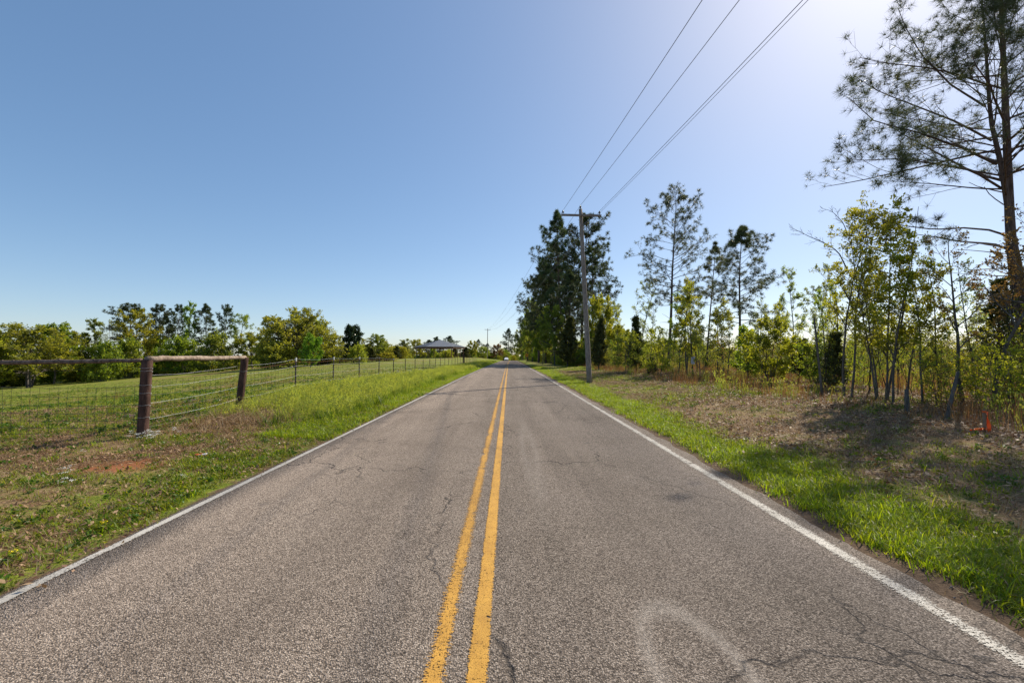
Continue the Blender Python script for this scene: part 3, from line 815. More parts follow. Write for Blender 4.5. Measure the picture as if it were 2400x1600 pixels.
def pine(seed, H, W, cb=.4, nb=40, r=.16, tuft=.28, needles=12, nw=.06, ntuft=1.0, shape='pine', stem=None, k2=6, k3=3, twig=.005, lo=8, hi=55, stubs=6, az=None, irr=.55):
    rng = np.random.default_rng(seed)
    if stem is None:
        P = grow(rng, np.array([[0, 0, -.2]]), np.array([[rng.normal(0, .03), rng.normal(0, .03), 1.0]]), np.array([H + .2]), 14, .018, .02)
    else:
        P = np.array([stem])
    n = P.shape[1]
    parts = [tubes(P, np.array([r]), np.array([r * .16]), 10)]
    u = (np.arange(nb) + rng.random(nb)) / nb
    tt = cb + (.995 - cb) * u
    f = np.clip(tt * (n - 1), 0, n - 1.001); i = f.astype(int); w = (f - i)[:, None]
    pos = P[0, i] * (1 - w) + P[0, i + 1] * w
    a = np.arange(nb) * 2.4 + rng.uniform(0, 1.2, nb) if az is None else rng.choice(az[0], nb) + rng.uniform(-az[1], az[1], nb)
    L1 = W * PROF[shape](u) * rng.uniform(irr, 1.15, nb)
    el = np.radians(lo + (hi - lo) * u ** 1.3 + rng.normal(0, 8, nb))
    D1 = np.stack([np.cos(a) * np.cos(el), np.sin(a) * np.cos(el), np.sin(el)], 1)
    R1 = np.clip(r * (1 - .85 * tt) * .36, .01, .06) * np.clip(L1 / (W * .6), .4, 1.2)
    P1 = grow(rng, pos, D1, L1, 8, .07, .015)
    parts.append(tubes(P1, R1, np.maximum(R1 * .25, twig), 5))
    if stubs:   # dead stubs under the crown
        ts = rng.uniform(cb * .45, cb, stubs); f = np.clip(ts * (n - 1), 0, n - 1.001); i = f.astype(int); w = (f - i)[:, None]
        sp = P[0, i] * (1 - w) + P[0, i + 1] * w; aa = rng.uniform(0, 6.28, stubs)
        Ps = grow(rng, sp, np.stack([np.cos(aa), np.sin(aa), .15 + 0 * aa], 1), W * rng.uniform(.12, .4, stubs), 5, .08, .0)
        parts.append(tubes(Ps, np.full(stubs, r * .14), np.full(stubs, r * .05), 4))
    s2, D2, L2, R2, i2 = spawn(rng, P1, L1, R1, R1 * .25, k2, .25, 1, .4, .9, .28, .5, flat=.55)
    P2 = grow(rng, s2, D2, L2, 5, .12, .06)
    R2 = np.maximum(R2 * .7, twig)
    parts.append(tubes(P2, R2, R2 * .6, 4))
    s3, D3, L3, R3, i3 = spawn(rng, P2, L2, R2, R2 * .6, k3, .3, 1, .4, .9, .3, .6, flat=.3)
    P3 = grow(rng, s3, D3, np.maximum(L3, tuft * .5), 3, .1, .1)
    parts.append(tubes(P3, np.maximum(R3 * .8, twig * .8), np.full(len(R3), twig * .6), 3))
    tips = np.concatenate([P3[:, -1], P3[:, 1], P2[:, -1], P1[:, -1]]); ax = np.concatenate([P3[:, -1] - P3[:, -2], P3[:, 1] - P3[:, 0], P2[:, -1] - P2[:, -2], P1[:, -1] - P1[:, -2]])
    grp = np.concatenate([i2[i3], i2[i3], i2, np.arange(nb)])
    keep = rng.random(len(tips)) < ntuft
    tips, ax, grp = tips[keep], nrm(ax[keep]) + np.array([0, 0, .35]), grp[keep]
    base = tuft_base(rng, needles, nw, -.1)
    V, T = place_tufts(rng, base, tips, ax, tuft)
    v = np.clip(.1 + .45 * rng.random(nb)[grp] + .4 * rng.random(len(grp)), 0, 1)
    return join(parts), (V, [T], np.repeat(v, len(base[0])))
def cedar(seed, H, W, nb=60, leaf=.16, nleaf=5000, cb=.08, shape='cone', r=None):
    rng = np.random.default_rng(seed)
    P = grow(rng, np.array([[0, 0, -.15]]), np.array([[rng.normal(0, .04), rng.normal(0, .04), 1.0]]), np.array([H * .98]), 10, .03, .03)
    r = r or H * .014
    parts = [tubes(P, np.array([r]), np.array([r * .15]), 8)]
    u = (np.arange(nb) + rng.random(nb)) / nb; tt = cb + (.98 - cb) * u
    f = np.clip(tt * 9, 0, 8.99); i = f.astype(int); w = (f - i)[:, None]
    pos = P[0, i] * (1 - w) + P[0, i + 1] * w; a = np.arange(nb) * 2.4 + rng.uniform(0, 1, nb)
    L1 = np.maximum(W * PROF[shape](u) * rng.uniform(.6, 1.15, nb), .15)
    el = np.radians(rng.uniform(15, 50, nb))
    P1 = grow(rng, pos, np.stack([np.cos(a) * np.cos(el), np.sin(a) * np.cos(el), np.sin(el)], 1), L1, 6, .1, .04)
    R1 = np.full(nb, r * .25)
    parts.append(tubes(P1, R1, R1 * .3, 4))
    s2, D2, L2, R2, i2 = spawn(rng, P1, L1, R1, R1 * .3, 7, .2, 1, .3, .9, .25, .5)
    P2 = grow(rng, s2, D2, L2, 4, .15, .05)
    parts.append(tubes(P2, np.maximum(R2, .004), np.maximum(R2 * .4, .003), 3))
    q, tan, own = pick(rng, P2, nleaf, .1, 1.05)
    q = q + rng.normal(0, leaf * .35, q.shape)
    V, Q = kites(rng, q, leaf, .2, tan + np.array([0, 0, .4]), .4)
    v = np.clip(.1 + .4 * rng.random(nb)[i2[own]] + .45 * rng.random(nleaf), 0, 1)
    return join(parts), (V, [Q], np.repeat(v, 4))

def tree_meshes(res, bark, leaf, tag_):
    (V, Q), cr = res
    tm_ = mk_mesh('trunk', V, Q, M[bark], True)
    cm_ = mk_mesh('crown', cr[0], cr[1], M[leaf], False, {'v': cr[2]}) if cr else None
    return tm_, cm_
def put_tree(name, label, cat, loc, meshes, rz=0, scale=(1, 1, 1), group=None):
    e = thing(name, label, cat, loc, rz, group, scale)
    link('trunk', meshes[0], e)
    if meshes[1]: link('crown', meshes[1], e)
    return e
def tree_at(px, Y, top, H0, W0, wpx):
    """where, and how much to scale a prototype of height H0, radius W0"""
    x = at_y(px, 832, Y)[0]; z = z1(x, Y)
    H = at_y(px, top, Y)[2] - z
    s = H / H0; sw = (wpx / 2 / FPX * Y) / W0
    return (x, Y, z), (sw, sw, s)

# ================================================================== FAR TREES (shared prototypes)
PROTO = {}
def proto(key, res, bark, leaf, H, W): PROTO[key] = (tree_meshes(res, bark, leaf, key), H, W, bark, leaf)
proto('oak', decid(11, 14, 8, .1, 1, 46, .36, 21000, 'dome', .38, 7, 5, tl=.55, twig=.018, rmin=.72), 'bark_grey', 'leaf_olive', 14, 8)
proto('oak_b', decid(12, 13, 6, .14, 3, 13, .32, 14000, 'dome', .2, 6, 5, .5, tl=.6, twig=.016), 'bark_grey', 'leaf_spring', 13, 6)
proto('oak_c', decid(13, 13, 5, .14, 1, 26, .34, 12000, 'round', .2, 6, 4, tl=.8, twig=.016), 'bark_grey', 'leaf_mid', 13, 5)
proto('gold', decid(14, 15, 5, .28, 1, 24, .32, 9500, 'round', .2, 6, 4, tl=.85, twig=.016), 'bark_grey', 'leaf_gold', 15, 5)
proto('slim', decid(15, 15, 3, .25, 1, 24, .3, 5500, 'column', .16, 5, 4, twig=.016), 'bark_grey', 'leaf_mid', 15, 3)
proto('pale', decid(16, 15, 3.2, .3, 1, 22, .26, 4200, 'vase', .14, 6, 4, twig=.014), 'bark_grey', 'leaf_pale', 15, 3.2)
proto('bright', decid(17, 8, 3, .12, 1, 20, .3, 7000, 'round', .12, 6, 4, tl=.85, twig=.012), 'bark_dark', 'leaf_bright', 8, 3)
proto('bare', decid(18, 13, 3.2, .3, 1, 18, .2, 700, 'vase', .16, 6, 5, twig=.018), 'bark_grey', 'leaf_pale', 13, 3.2)
proto('red', decid(19, 10, 4, .15, 1, 20, .34, 7000, 'dome', .18, 6, 4, tl=.8, twig=.016), 'bark_grey', 'leaf_red', 10, 4)
proto('magnolia', decid(20, 13, 4, .06, 1, 40, .4, 17000, 'dome', .3, 7, 5, tl=.9, twig=.016), 'bark_dark', 'leaf_magnolia', 13, 4)
proto('pine_a', pine(21, 18, 3.6, .52, 44, .22, .5, 10, .12, .9, 'pinetop', k2=7, k3=3, twig=.016, lo=0, hi=55), 'bark_pine', 'needle_far', 18, 3.4)
proto('pine_b', pine(22, 18, 3.4, .42, 46, .2, .5, 10, .12, .85, 'pine', k2=6, k3=3, twig=.016, lo=0, hi=45), 'bark_pine', 'needle_far', 18, 3.0)
proto('pine_c', pine(23, 18, 5.0, .3, 62, .25, .5, 10, .12, .85, 'pine', k2=8, k3=3, twig=.016, lo=-6, hi=38, irr=.22), 'bark_pine', 'needle_far', 18, 4.2)
proto('pine_d', pine(27, 18, 5.0, .38, 54, .25, .5, 10, .12, .85, 'pinetop', k2=8, k3=3, twig=.016, lo=-8, hi=34, irr=.22), 'bark_pine', 'needle_far', 18, 4.2)
proto('cedar', cedar(24, 8, 2.4, 80, .3, 8000), 'bark_dark', 'leaf_cedar', 8, 2.4)
proto('bush', decid(25, 5, 3.0, .03, 5, 9, .26, 7000, 'dome', .06, 5, 4, .8, tl=.85, twig=.01), 'bark_grey', 'leaf_mid', 5, 3)
proto('bush_gold', decid(26, 5, 3.0, .03, 5, 9, .26, 6500, 'dome', .06, 5, 4, .8, tl=.85, twig=.01), 'bark_grey', 'leaf_olive', 5, 3)
frng = random.Random(77)
SWAP = {}
def far_tree(key, px, Y, top, wpx, name, label, group, leaf=None):
    meshes, H0, W0, bark, lf = PROTO[key]
    if leaf:
        if (key, leaf) not in SWAP:
            c = meshes[1].copy(); c.materials.clear(); c.materials.append(M[leaf]); SWAP[(key, leaf)] = (meshes[0], c)
        meshes = SWAP[(key, leaf)]
    loc, scl = tree_at(px, Y, top, H0, W0, wpx)
    return put_tree(name, label, 'bush' if 'bush' in name else 'tree', loc, meshes, frng.uniform(0, 6.28), scl, group)
GL = 'trees behind the pasture'
for row in (
    ('oak_b', -55, 84, 768, 150, 'oak_tree', 'pale green tree cut by the left edge of the picture', 'leaf_spring'),
    ('oak_b', 72, 90, 760, 200, 'oak_tree', 'broad olive oak with several forked trunks at the far left', 'leaf_olive'),
    ('oak_c', 128, 100, 757, 110, 'broadleaf_tree', 'tall rounded green tree just right of the forked oak', 'leaf_green'),
    ('oak_c', 172, 104, 776, 80, 'broadleaf_tree', 'lower olive tree between the forked oak and the first slim tree', 'leaf_olive'),
    ('oak_c', 12, 100, 775, 110, 'broadleaf_tree', 'olive tree crown behind the forked oak, left side', 'leaf_olive'),
    ('slim', 215, 106, 746, 52, 'broadleaf_tree', 'slim dark green pointed tree standing alone above the left treeline', None),
    ('bare', 245, 104, 770, 40, 'bare_tree', 'nearly bare grey tree right of the slim dark tree, shorter', None),
    ('bare', 266, 108, 750, 46, 'bare_tree', 'nearly bare grey tree left of the tall golden tree, taller', None),
    ('pine_a', 306, 122, 720, 86, 'pine_tree', 'dark pine crown showing behind the golden tree', None),
    ('gold', 328, 112, 724, 95, 'broadleaf_tree', 'tall golden green tree in front of the leftmost pine', None),
    ('pine_a', 378, 120, 723, 54, 'pine_tree', 'leftmost of the two bare-trunked pines beside the golden tree', None),
    ('pine_b', 392, 128, 738, 40, 'pine_tree', 'thin pine half hidden between two bare-trunked pines', None),
    ('pine_a', 414, 122, 722, 42, 'pine_tree', 'right one of the two bare-trunked pines beside the golden tree', None),
    ('slim', 447, 118, 708, 40, 'broadleaf_tree', 'tallest slim bright green tree among the pines', 'leaf_green'),
    ('pine_b', 487, 120, 716, 56, 'pine_tree', 'dense dark pine right of the tallest slim bright tree', None),
    ('pine_a', 523, 123, 722, 40, 'pine_tree', 'narrow dark pine, last of the pine row on its right', None),
    ('pale', 556, 120, 730, 56, 'broadleaf_tree', 'feathery pale green tree ending the pine row', 'leaf_green'),
    ('bush', 245, 98, 808, 90, 'broadleaf_bush', 'dark green bush below the two bare grey trees', 'leaf_green'),
    ('bush', 300, 104, 800, 90, 'broadleaf_bush', 'green bush at the foot of the golden tree', 'leaf_green'),
    ('bush', 425, 112, 795, 100, 'broadleaf_bush', 'green bush below the pair of bare-trunked pines', 'leaf_green'),
    ('bush', 505, 112, 786, 100, 'broadleaf_bush', 'green bush under the dense dark pine', None),
    ('bush', 362, 118, 796, 84, 'broadleaf_bush', 'green bush between the golden tree and the bare-trunked pines', 'leaf_green'),
    ('oak_c', 592, 118, 782, 80, 'broadleaf_tree', 'low green tree filling the gap left of the domed oak', 'leaf_olive'),
    ('slim', 622, 116, 770, 40, 'broadleaf_tree', 'small dark tree at the left shoulder of the domed oak', None),
    ('oak', 692, 106, 726, 196, 'oak_tree', 'large domed olive oak standing above the pasture edge', None),
    ('bush_gold', 645, 98, 797, 100, 'broadleaf_bush', 'golden olive bush in front of the domed oak, left side', None),
    ('bright', 728, 92, 783, 56, 'small_tree', 'small vivid green tree in front of the domed oak', None),
    ('oak_c', 745, 112, 750, 80, 'broadleaf_tree', 'olive brown tree leaning on the domed oak from its right', 'leaf_olive'),
    ('bare', 768, 114, 757, 46, 'bare_tree', 'nearly bare grey tree right of the domed oak', None),
    ('gold', 797, 122, 782, 50, 'broadleaf_tree', 'golden tree left of the dark rounded evergreen', 'leaf_olive'),
    ('magnolia', 829, 118, 756, 52, 'evergreen_tree', 'dark dense rounded evergreen tree alone by the pasture', None),
    ('bush_gold', 838, 108, 806, 46, 'broadleaf_bush', 'golden bush at the foot of the dark rounded evergreen', None),
    ('pale', 862, 126, 790, 40, 'broadleaf_tree', 'thin greyish tree right of the dark rounded evergreen', 'leaf_olive'),
    ('oak_c', 882, 128, 783, 56, 'broadleaf_tree', 'grey green tree with rounded top left of the open shelter', None),
    ('cedar', 872, 122, 815, 36, 'cedar_tree', 'small dark cedar under the grey green rounded tree', None),
    ('gold', 905, 134, 796, 44, 'broadleaf_tree', 'yellowish tree behind the pasture midway to the shelter', None),
    ('cedar', 926, 136, 810, 40, 'cedar_tree', 'dark low cedar midway between yellowish tree and shelter', None),
    ('pine_b', 938, 172, 800, 34, 'pine_tree', 'small dark pine top left of the shelter', None),
    ('slim', 952, 170, 794, 40, 'broadleaf_tree', 'pale green tree rising just left of the shelter', 'leaf_pale'),
    ('bush_gold', 905, 128, 825, 60, 'broadleaf_bush', 'sandy coloured bush at the far pasture edge', 'leaf_gold'),
    ('bush_gold', 932, 150, 822, 36, 'broadleaf_bush', 'reddish brown bush left of the shelter', 'leaf_red'),
    ('oak_c', 975, 182, 795, 44, 'broadleaf_tree', 'pale gold tree behind the left end of the shelter', 'leaf_gold'),
    ('pine_c', 1003, 240, 797, 50, 'pine_tree', 'leftmost dark pine crown behind the shelter roof', None),
    ('pine_c', 1026, 245, 790, 52, 'pine_tree', 'middle dark pine crown behind the shelter roof', None),
    ('pine_c', 1053, 242, 788, 50, 'pine_tree', 'rightmost dark pine crown behind the shelter peak', None),
    ('bush_gold', 1048, 190, 820, 34, 'broadleaf_bush', 'golden bush seen between the shelter posts', 'leaf_gold'),
    ('cedar', 1062, 200, 815, 40, 'cedar_tree', 'dark cedar seen through the right half of the shelter', None),
    ('cedar', 1088, 215, 812, 40, 'cedar_tree', 'dark cedar right of the shelter', None),
    ('oak_c', 1105, 228, 798, 32, 'broadleaf_tree', 'light green tree between the shelter and the distant utility pole', 'leaf_spring'),
    ('pine_b', 1126, 250, 796, 28, 'pine_tree', 'small round-topped pine just left of the distant utility pole', None),
    ('oak_c', 1132, 225, 812, 36, 'broadleaf_tree', 'low green tree behind the distant utility pole', 'leaf_olive'),
    ('pine_b', 1147, 255, 805, 26, 'pine_tree', 'small dark pine right of the distant utility pole', None),
    ('red', 1163, 240, 804, 30, 'broadleaf_tree', 'reddish brown tree beyond the road crest', None),
    ('oak_c', 1176, 250, 816, 24, 'broadleaf_tree', 'low olive tree left of the approaching car', 'leaf_olive'),
    ('pine_c', 1191, 262, 771, 36, 'pine_tree', 'tall dark pine standing at the end of the road', None),
    ('oak_c', 1204, 270, 815, 30, 'broadleaf_tree', 'low olive tree right of the pine at the end of the road', 'leaf_olive'),
):
    key, px, Y, top, wpx, name, label, lf = row
    far_tree(key, px, Y, top, wpx, name, label, GL, lf)
GR = 'trees lining the right side of the road'
for row in (
    ('oak_c', 1222, 215, 800, 30, 'broadleaf_tree', 'small green tree farthest along the right road edge', 'leaf_olive'),
    ('oak_c', 1232, 180, 786, 36, 'broadleaf_tree', 'green tree behind the yellow diamond sign', 'leaf_mid'),
    ('slim', 1238, 160, 765, 30, 'broadleaf_tree', 'bright yellow green tree above the yellow diamond sign', 'leaf_spring'),
    ('oak_c', 1247, 140, 752, 40, 'broadleaf_tree', 'leafy green tree right of the yellow diamond sign', 'leaf_spring'),
    ('oak_c', 1262, 118, 726, 50, 'broadleaf_tree', 'leafy green tree at the left foot of the tall pines', 'leaf_mid'),
    ('pine_d', 1262, 108, 652, 92, 'pine_tree', 'lowest dense pine on the left slope of the tall pine group', None),
    ('pine_d', 1294, 92, 580, 116, 'pine_tree', 'second dense pine on the left slope of the tall pine group', None),
    ('pine_b', 1322, 80, 503, 104, 'pine_tree', 'tallest pine of the group behind the near utility pole', None),
    ('pine_d', 1362, 84, 516, 132, 'pine_tree', 'tall wide pine directly behind the near utility pole', None),
    ('pine_d', 1386, 78, 590, 104, 'pine_tree', 'pine with drooping boughs right of the near utility pole', None),
    ('pine_c', 1279, 97, 612, 96, 'pine_tree', 'dark pine between the two dense pines on the left slope of the group', None),
    ('oak_c', 1248, 128, 700, 64, 'broadleaf_tree', 'dark green tree stepping down left of the lowest dense pine', 'leaf_mid'),
    ('pine_c', 1236, 145, 728, 52, 'pine_tree', 'small dark pine where the group slopes down to the yellow sign', None),
    ('oak_c', 1224, 175, 772, 44, 'broadleaf_tree', 'shaded green tree left of the yellow diamond sign', 'leaf_mid'),
    ('pine_c', 1310, 86, 620, 130, 'pine_tree', 'dense pine filling the middle of the tall pine group', None),
    ('pine_c', 1336, 70, 640, 90, 'pine_tree', 'shorter dense pine low in the tall pine group', None),
    ('oak_c', 1300, 68, 715, 80, 'broadleaf_tree', 'shaded green tree under the tall pines by the road', 'leaf_mid'),
    ('oak_c', 1272, 88, 745, 60, 'broadleaf_tree', 'shaded leafy tree left under the pine group', 'leaf_green'),
    ('cedar', 1330, 58, 740, 84, 'cedar_tree', 'dark cedar left of the foot of the near utility pole', None),
    ('cedar', 1403, 44, 742, 62, 'cedar_tree', 'dark upright cedar right beside the near utility pole', None),
    ('oak_c', 1402, 62, 692, 80, 'broadleaf_tree', 'yellow green tree above the dark cedar by the pole', 'leaf_spring'),
    ('pale', 1432, 66, 690, 60, 'broadleaf_tree', 'thin pale tree right of the tall pine group', None),
    ('oak_c', 1440, 54, 760, 70, 'broadleaf_tree', 'low yellow green tree right of the cedar by the pole', 'leaf_spring'),
    ('red', 1468, 80, 762, 50, 'broadleaf_tree', 'low rusty tree crown behind the fan-shaped tree', 'leaf_gold'),
):
    key, px, Y, top, wpx, name, label, lf = row
    far_tree(key, px, Y, top, wpx, name, label, GR, lf)

# ================================================================== NEAR TREES ON THE RIGHT (each grown on its own)
def near(px, Y, top):
    x = at_y(px, 832, Y)[0]; z = z1(x, Y)
    return (x, Y, z), at_y(px, top, Y)[2] - z
GN_ = 'trees at the near right wood edge'
def nd(px, Y, top, wpx, name, label, leafm, bark='bark_grey', **kw):
    kw['leaf'] *= .8; kw['nleaf'] = int(kw['nleaf'] * 1.5)
    loc, H = near(px, Y, top)
    W = wpx / 2 / FPX * Y
    return put_tree(name, label, 'tree', loc, tree_meshes(decid(int(px * 7 + Y), H, W, **kw), bark, leafm, name), 0, (1, 1, 1), GN_)
def np_(px, Y, top, wpx, label, **kw):
    loc, H = near(px, Y, top)
    W = wpx / 2 / FPX * Y
    return put_tree('pine_tree', label, 'tree', loc, tree_meshes(pine(int(px * 3 + Y), H, W, **kw), 'bark_pine', 'needle', 'p'), 0, (1, 1, 1), GN_)
def nc(px, Y, top, wpx, label, **kw):
    loc, H = near(px, Y, top)
    W = wpx / 2 / FPX * Y
    return put_tree('cedar_tree', label, 'tree', loc, tree_meshes(cedar(int(px + Y), H, W, **kw), 'bark_dark', 'leaf_cedar', 'c'), 0, (1, 1, 1), GN_)
np_(1566, 43, 478, 200, 'tall pine with open crown right of the near utility pole', cb=.38, nb=50, r=.16, tuft=.3, needles=12, nw=.085, shape='pinetop', k2=7, k3=3, twig=.01, lo=6, hi=56)
np_(1655, 40, 572, 84, 'slender small-crowned pine between the two larger pines', cb=.5, nb=26, r=.09, tuft=.3, needles=11, nw=.09, shape='pine', k2=5, k3=2, twig=.012)
np_(1732, 33, 532, 190, 'medium pine with a bough reaching far to the right', cb=.34, nb=46, r=.11, tuft=.3, needles=13, nw=.075, shape='pine', k2=6, k3=3, twig=.008, lo=4, hi=48)
nd(1492, 52, 660, 70, 'fan_shaped_tree', 'fan-shaped thin tree with bare ascending limbs left of the open-crowned pine', 'leaf_pale', cb=.35, nb=14, leaf=.16, nleaf=1600, shape='vase', bark_r=.09, twig=.012)
nd(1610, 31, 655, 70, 'young_tree', 'slim two-stemmed bright green tree rising above the small white notice', 'leaf_spring', cb=.2, stems=2, nb=11, leaf=.15, nleaf=2600, shape='column', bark_r=.055, twig=.007)
nd(1590, 34, 690, 60, 'young_tree', 'young yellow green tree left of the small white notice', 'leaf_green', cb=.2, nb=12, leaf=.15, nleaf=1800, shape='column', bark_r=.05, twig=.007)
nd(1700, 27, 700, 60, 'young_tree', 'wispy rusty young tree beneath the slender small-crowned pine', 'leaf_gold', cb=.25, stems=2, nb=9, leaf=.11, nleaf=1400, shape='column', bark_r=.04, twig=.006)
nd(1645, 28, 745, 80, 'young_tree', 'sparse brownish young tree right of the small white notice', 'leaf_olive', cb=.15, stems=3, nb=7, leaf=.1, nleaf=1800, shape='round', bark_r=.03, twig=.005)
nd(1800, 21, 748, 130, 'young_tree', 'dense yellow green leafy young tree below the medium pine', 'leaf_spring', cb=.12, stems=3, nb=10, leaf=.14, nleaf=4200, shape='round', bark_r=.035, twig=.005)
nd(1752, 24, 770, 70, 'young_tree', 'dark green leafy young tree hiding the medium pine trunk', 'leaf_green', cb=.08, stems=2, nb=10, leaf=.14, nleaf=2600, shape='column', bark_r=.035, twig=.005)
nd(1862, 40, 626, 76, 'slim_tree', 'left one of two pale slim trees against the bright sky', 'leaf_pale', cb=.3, nb=16, leaf=.15, nleaf=2300, shape='column', bark_r=.07, twig=.01)
nd(1898, 38, 630, 66, 'slim_tree', 'right one of two pale slim trees against the bright sky', 'leaf_pale', cb=.3, nb=16, leaf=.15, nleaf=2000, shape='column', bark_r=.07, twig=.01)
arch = nd(1985, 14.6, 478, 120, 'bending_tree', 'tree with long bare branch arching left beside the golden green tree', 'leaf_spring', cb=.35, stems=2, nb=13, leaf=.085, nleaf=2300, shape='vase', bark_r=.04, twig=.0045, tilt=(-.05, 0))
nd(2064, 13.6, 466, 175, 'maple_tree', 'golden green tree with several close trunks, brightest at the wood edge', 'leaf_gold', cb=.2, stems=4, nb=12, leaf=.105, nleaf=4600, shape='column', bark_r=.036, k2=5, k3=4, twig=.0045, spreadb=.35, wob=.03)
nd(2090, 13.0, 560, 120, 'young_tree', 'yellow green young tree just right of the golden green tree', 'leaf_spring', cb=.25, nb=14, leaf=.095, nleaf=1900, shape='column', bark_r=.035, twig=.004)
nd(2160, 12.6, 590, 150, 'young_tree', 'thin open young tree with layered leaf sprays', 'leaf_spring', cb=.22, nb=13, leaf=.09, nleaf=1700, shape='round', bark_r=.03, twig=.004)
nd(2255, 12.0, 540, 170, 'crooked_tree', 'crooked forked tree with sparse reddish leaf buds', 'leaf_red', cb=.4, nb=11, leaf=.07, nleaf=800, shape='vase', bark_r=.05, twig=.0045, wob=.08)
nd(2318, 11.6, 470, 120, 'thin_tree', 'thin dark tree standing in front of the big double pine', 'leaf_red', cb=.45, nb=13, leaf=.075, nleaf=900, shape='column', bark_r=.05, twig=.0045)
nc(2335, 14, 640, 130, 'dark feathery cedar in front of the big double pine trunk', nb=50, leaf=.13, nleaf=3200, cb=.3)
nc(1492, 37, 735, 60, 'dark bushy cedar below the fan-shaped tree', nb=50, leaf=.2, nleaf=3500)
nc(1950, 17, 770, 90, 'dark cedar left of the tree with the arching branch', nb=50, leaf=.12, nleaf=3500)
nc(1870, 22, 790, 70, 'dark cedar below the two pale slim trees', nb=45, leaf=.14, nleaf=2800, cb=.2)
nc(1530, 33, 835, 34, 'low dark juniper at the foot of the tall open pine', nb=40, leaf=.13, nleaf=2200, cb=.03)
nd(1545, 30, 770, 90, 'young_tree', 'clump of thin yellow green stems left of the tall open pine trunk', 'leaf_spring', cb=.1, stems=4, nb=7, leaf=.12, nleaf=2600, shape='round', bark_r=.025, twig=.005)
nd(1470, 36, 775, 90, 'young_tree', 'olive young tree left of the dark bushy cedar', 'leaf_olive', cb=.1, stems=3, nb=8, leaf=.13, nleaf=2600, shape='round', bark_r=.03, twig=.006)
nd(2345, 11.0, 800, 150, 'leafy_bush', 'bright yellow green leafy bush behind the orange flagged stake', 'leaf_spring', cb=.05, stems=5, nb=6, leaf=.08, nleaf=1500, shape='round', bark_r=.013, twig=.004)
nd(2230, 12.2, 840, 120, 'leafy_bush', 'bright leafy bush around the crooked forked tree', 'leaf_spring', cb=.05, stems=4, nb=6, leaf=.075, nleaf=1000, shape='round', bark_r=.012, twig=.004)
nd(1915, 19, 800, 90, 'young_tree', 'green young tree left of the tall arching-branch tree', 'leaf_green', cb=.08, stems=3, nb=8, leaf=.11, nleaf=2300, shape='round', bark_r=.02, twig=.004)

for px, Y, top, wpx, lf, lab in (
    (1450, 46, 716, 44, 'leaf_spring', 'slender yellow green tree left of the fan-shaped tree'),
    (1522, 36, 704, 54, 'leaf_pale', 'slender pale tree between the fan-shaped tree and the tall open pine'),
    (1634, 36, 694, 44, 'leaf_green', 'slender green tree between the notice trunk and the slender pine'),
    (1682, 30, 716, 48, 'leaf_spring', 'slender yellow green tree under the slender small-crowned pine'),
    (1776, 30, 696, 52, 'leaf_pale', 'slender grey-stemmed tree right of the medium pine'),
    (1832, 27, 712, 52, 'leaf_spring', 'slender leafy tree left of the two pale slim trees'),
    (1936, 24, 684, 60, 'leaf_green', 'slender green tree right of the two pale slim trees'),
    (1962, 20, 636, 66, 'leaf_spring', 'slender tree just left of the arching-branch tree'),
    (2034, 16, 600, 60, 'leaf_spring', 'slender tree between the arching-branch tree and the golden green tree'),
    (2122, 14.5, 572, 60, 'leaf_pale', 'thin nearly bare tree right of the golden green tree'),
    (2200, 14, 596, 70, 'leaf_spring', 'slender leafy tree left of the crooked forked tree'),
    (2288, 13.5, 604, 66, 'leaf_pale', 'thin nearly bare tree right of the crooked forked tree'),
    (2372, 13, 556, 80, 'leaf_red', 'thin reddish budding tree at the right edge under the big pine')):
    nd(px, Y, top, wpx, 'slender_tree', lab, lf, 'bark_grey' if lf == 'leaf_pale' else 'bark_dark', cb=.3, stems=1 + int(px) % 2, nb=13, leaf=.11 if Y > 18 else .085, nleaf=700 if lf == 'leaf_pale' else 1250, shape='column', bark_r=.032 if Y < 18 else .05, twig=.004 if Y < 18 else .007, wob=.03)
# the big double pine at the right edge
YB = 15.5
base = at_y(2425, 900, YB); base[2] = z1(base[0], YB)
def stem_pts(px):
    pts = np.array([at_y(x, y, YB) for x, y in px]) - base
    pts[0] = (pts[0][0], 0, -.25)
    # resample evenly
    s = np.concatenate([[0], np.cumsum(np.linalg.norm(np.diff(pts, axis=0), axis=1))]); q = np.linspace(0, s[-1], 22)
    return np.stack([np.interp(q, s, pts[:, k]) for k in range(3)], 1)
stA = stem_pts([(2424, 905), (2405, 760), (2386, 650), (2375, 536), (2364, 250), (2353, 0), (2347, -120), (2344, -200)])
stB = stem_pts([(2423, 905), (2398, 760), (2378, 640), (2362, 558), (2336, 393), (2311, 286), (2299, 110), (2288, -20)])
stB[:, 1] -= .15; stA[:, 1] += .1
bp = thing('pine_tree', 'big double-trunked pine reaching out of the picture at the right edge', 'tree', tuple(base), 0, GN_)
for st, sd, w, cbv, rr_, nbb in ((stA, 301, 5.8, .43, .19, 40), (stB, 302, 5.2, .48, .14, 30)):
    H = st[-1][2]
    tr_, cr_ = pine(sd, H, w, cbv, nbb, rr_, .29, 20, .036, .8, 'bigpine', st, 8, 4, .0055, 14, 46, 7, None if sd == 301 else (np.array([math.pi, 2.6, 3.7, 4.4]), .45))
    link('trunk', mk_mesh('trunk', tr_[0], tr_[1], M['bark_pine'], True), bp)
    link('crown', mk_mesh('crown', cr_[0], cr_[1], M['needle'], False, {'v': cr_[2]}), bp)

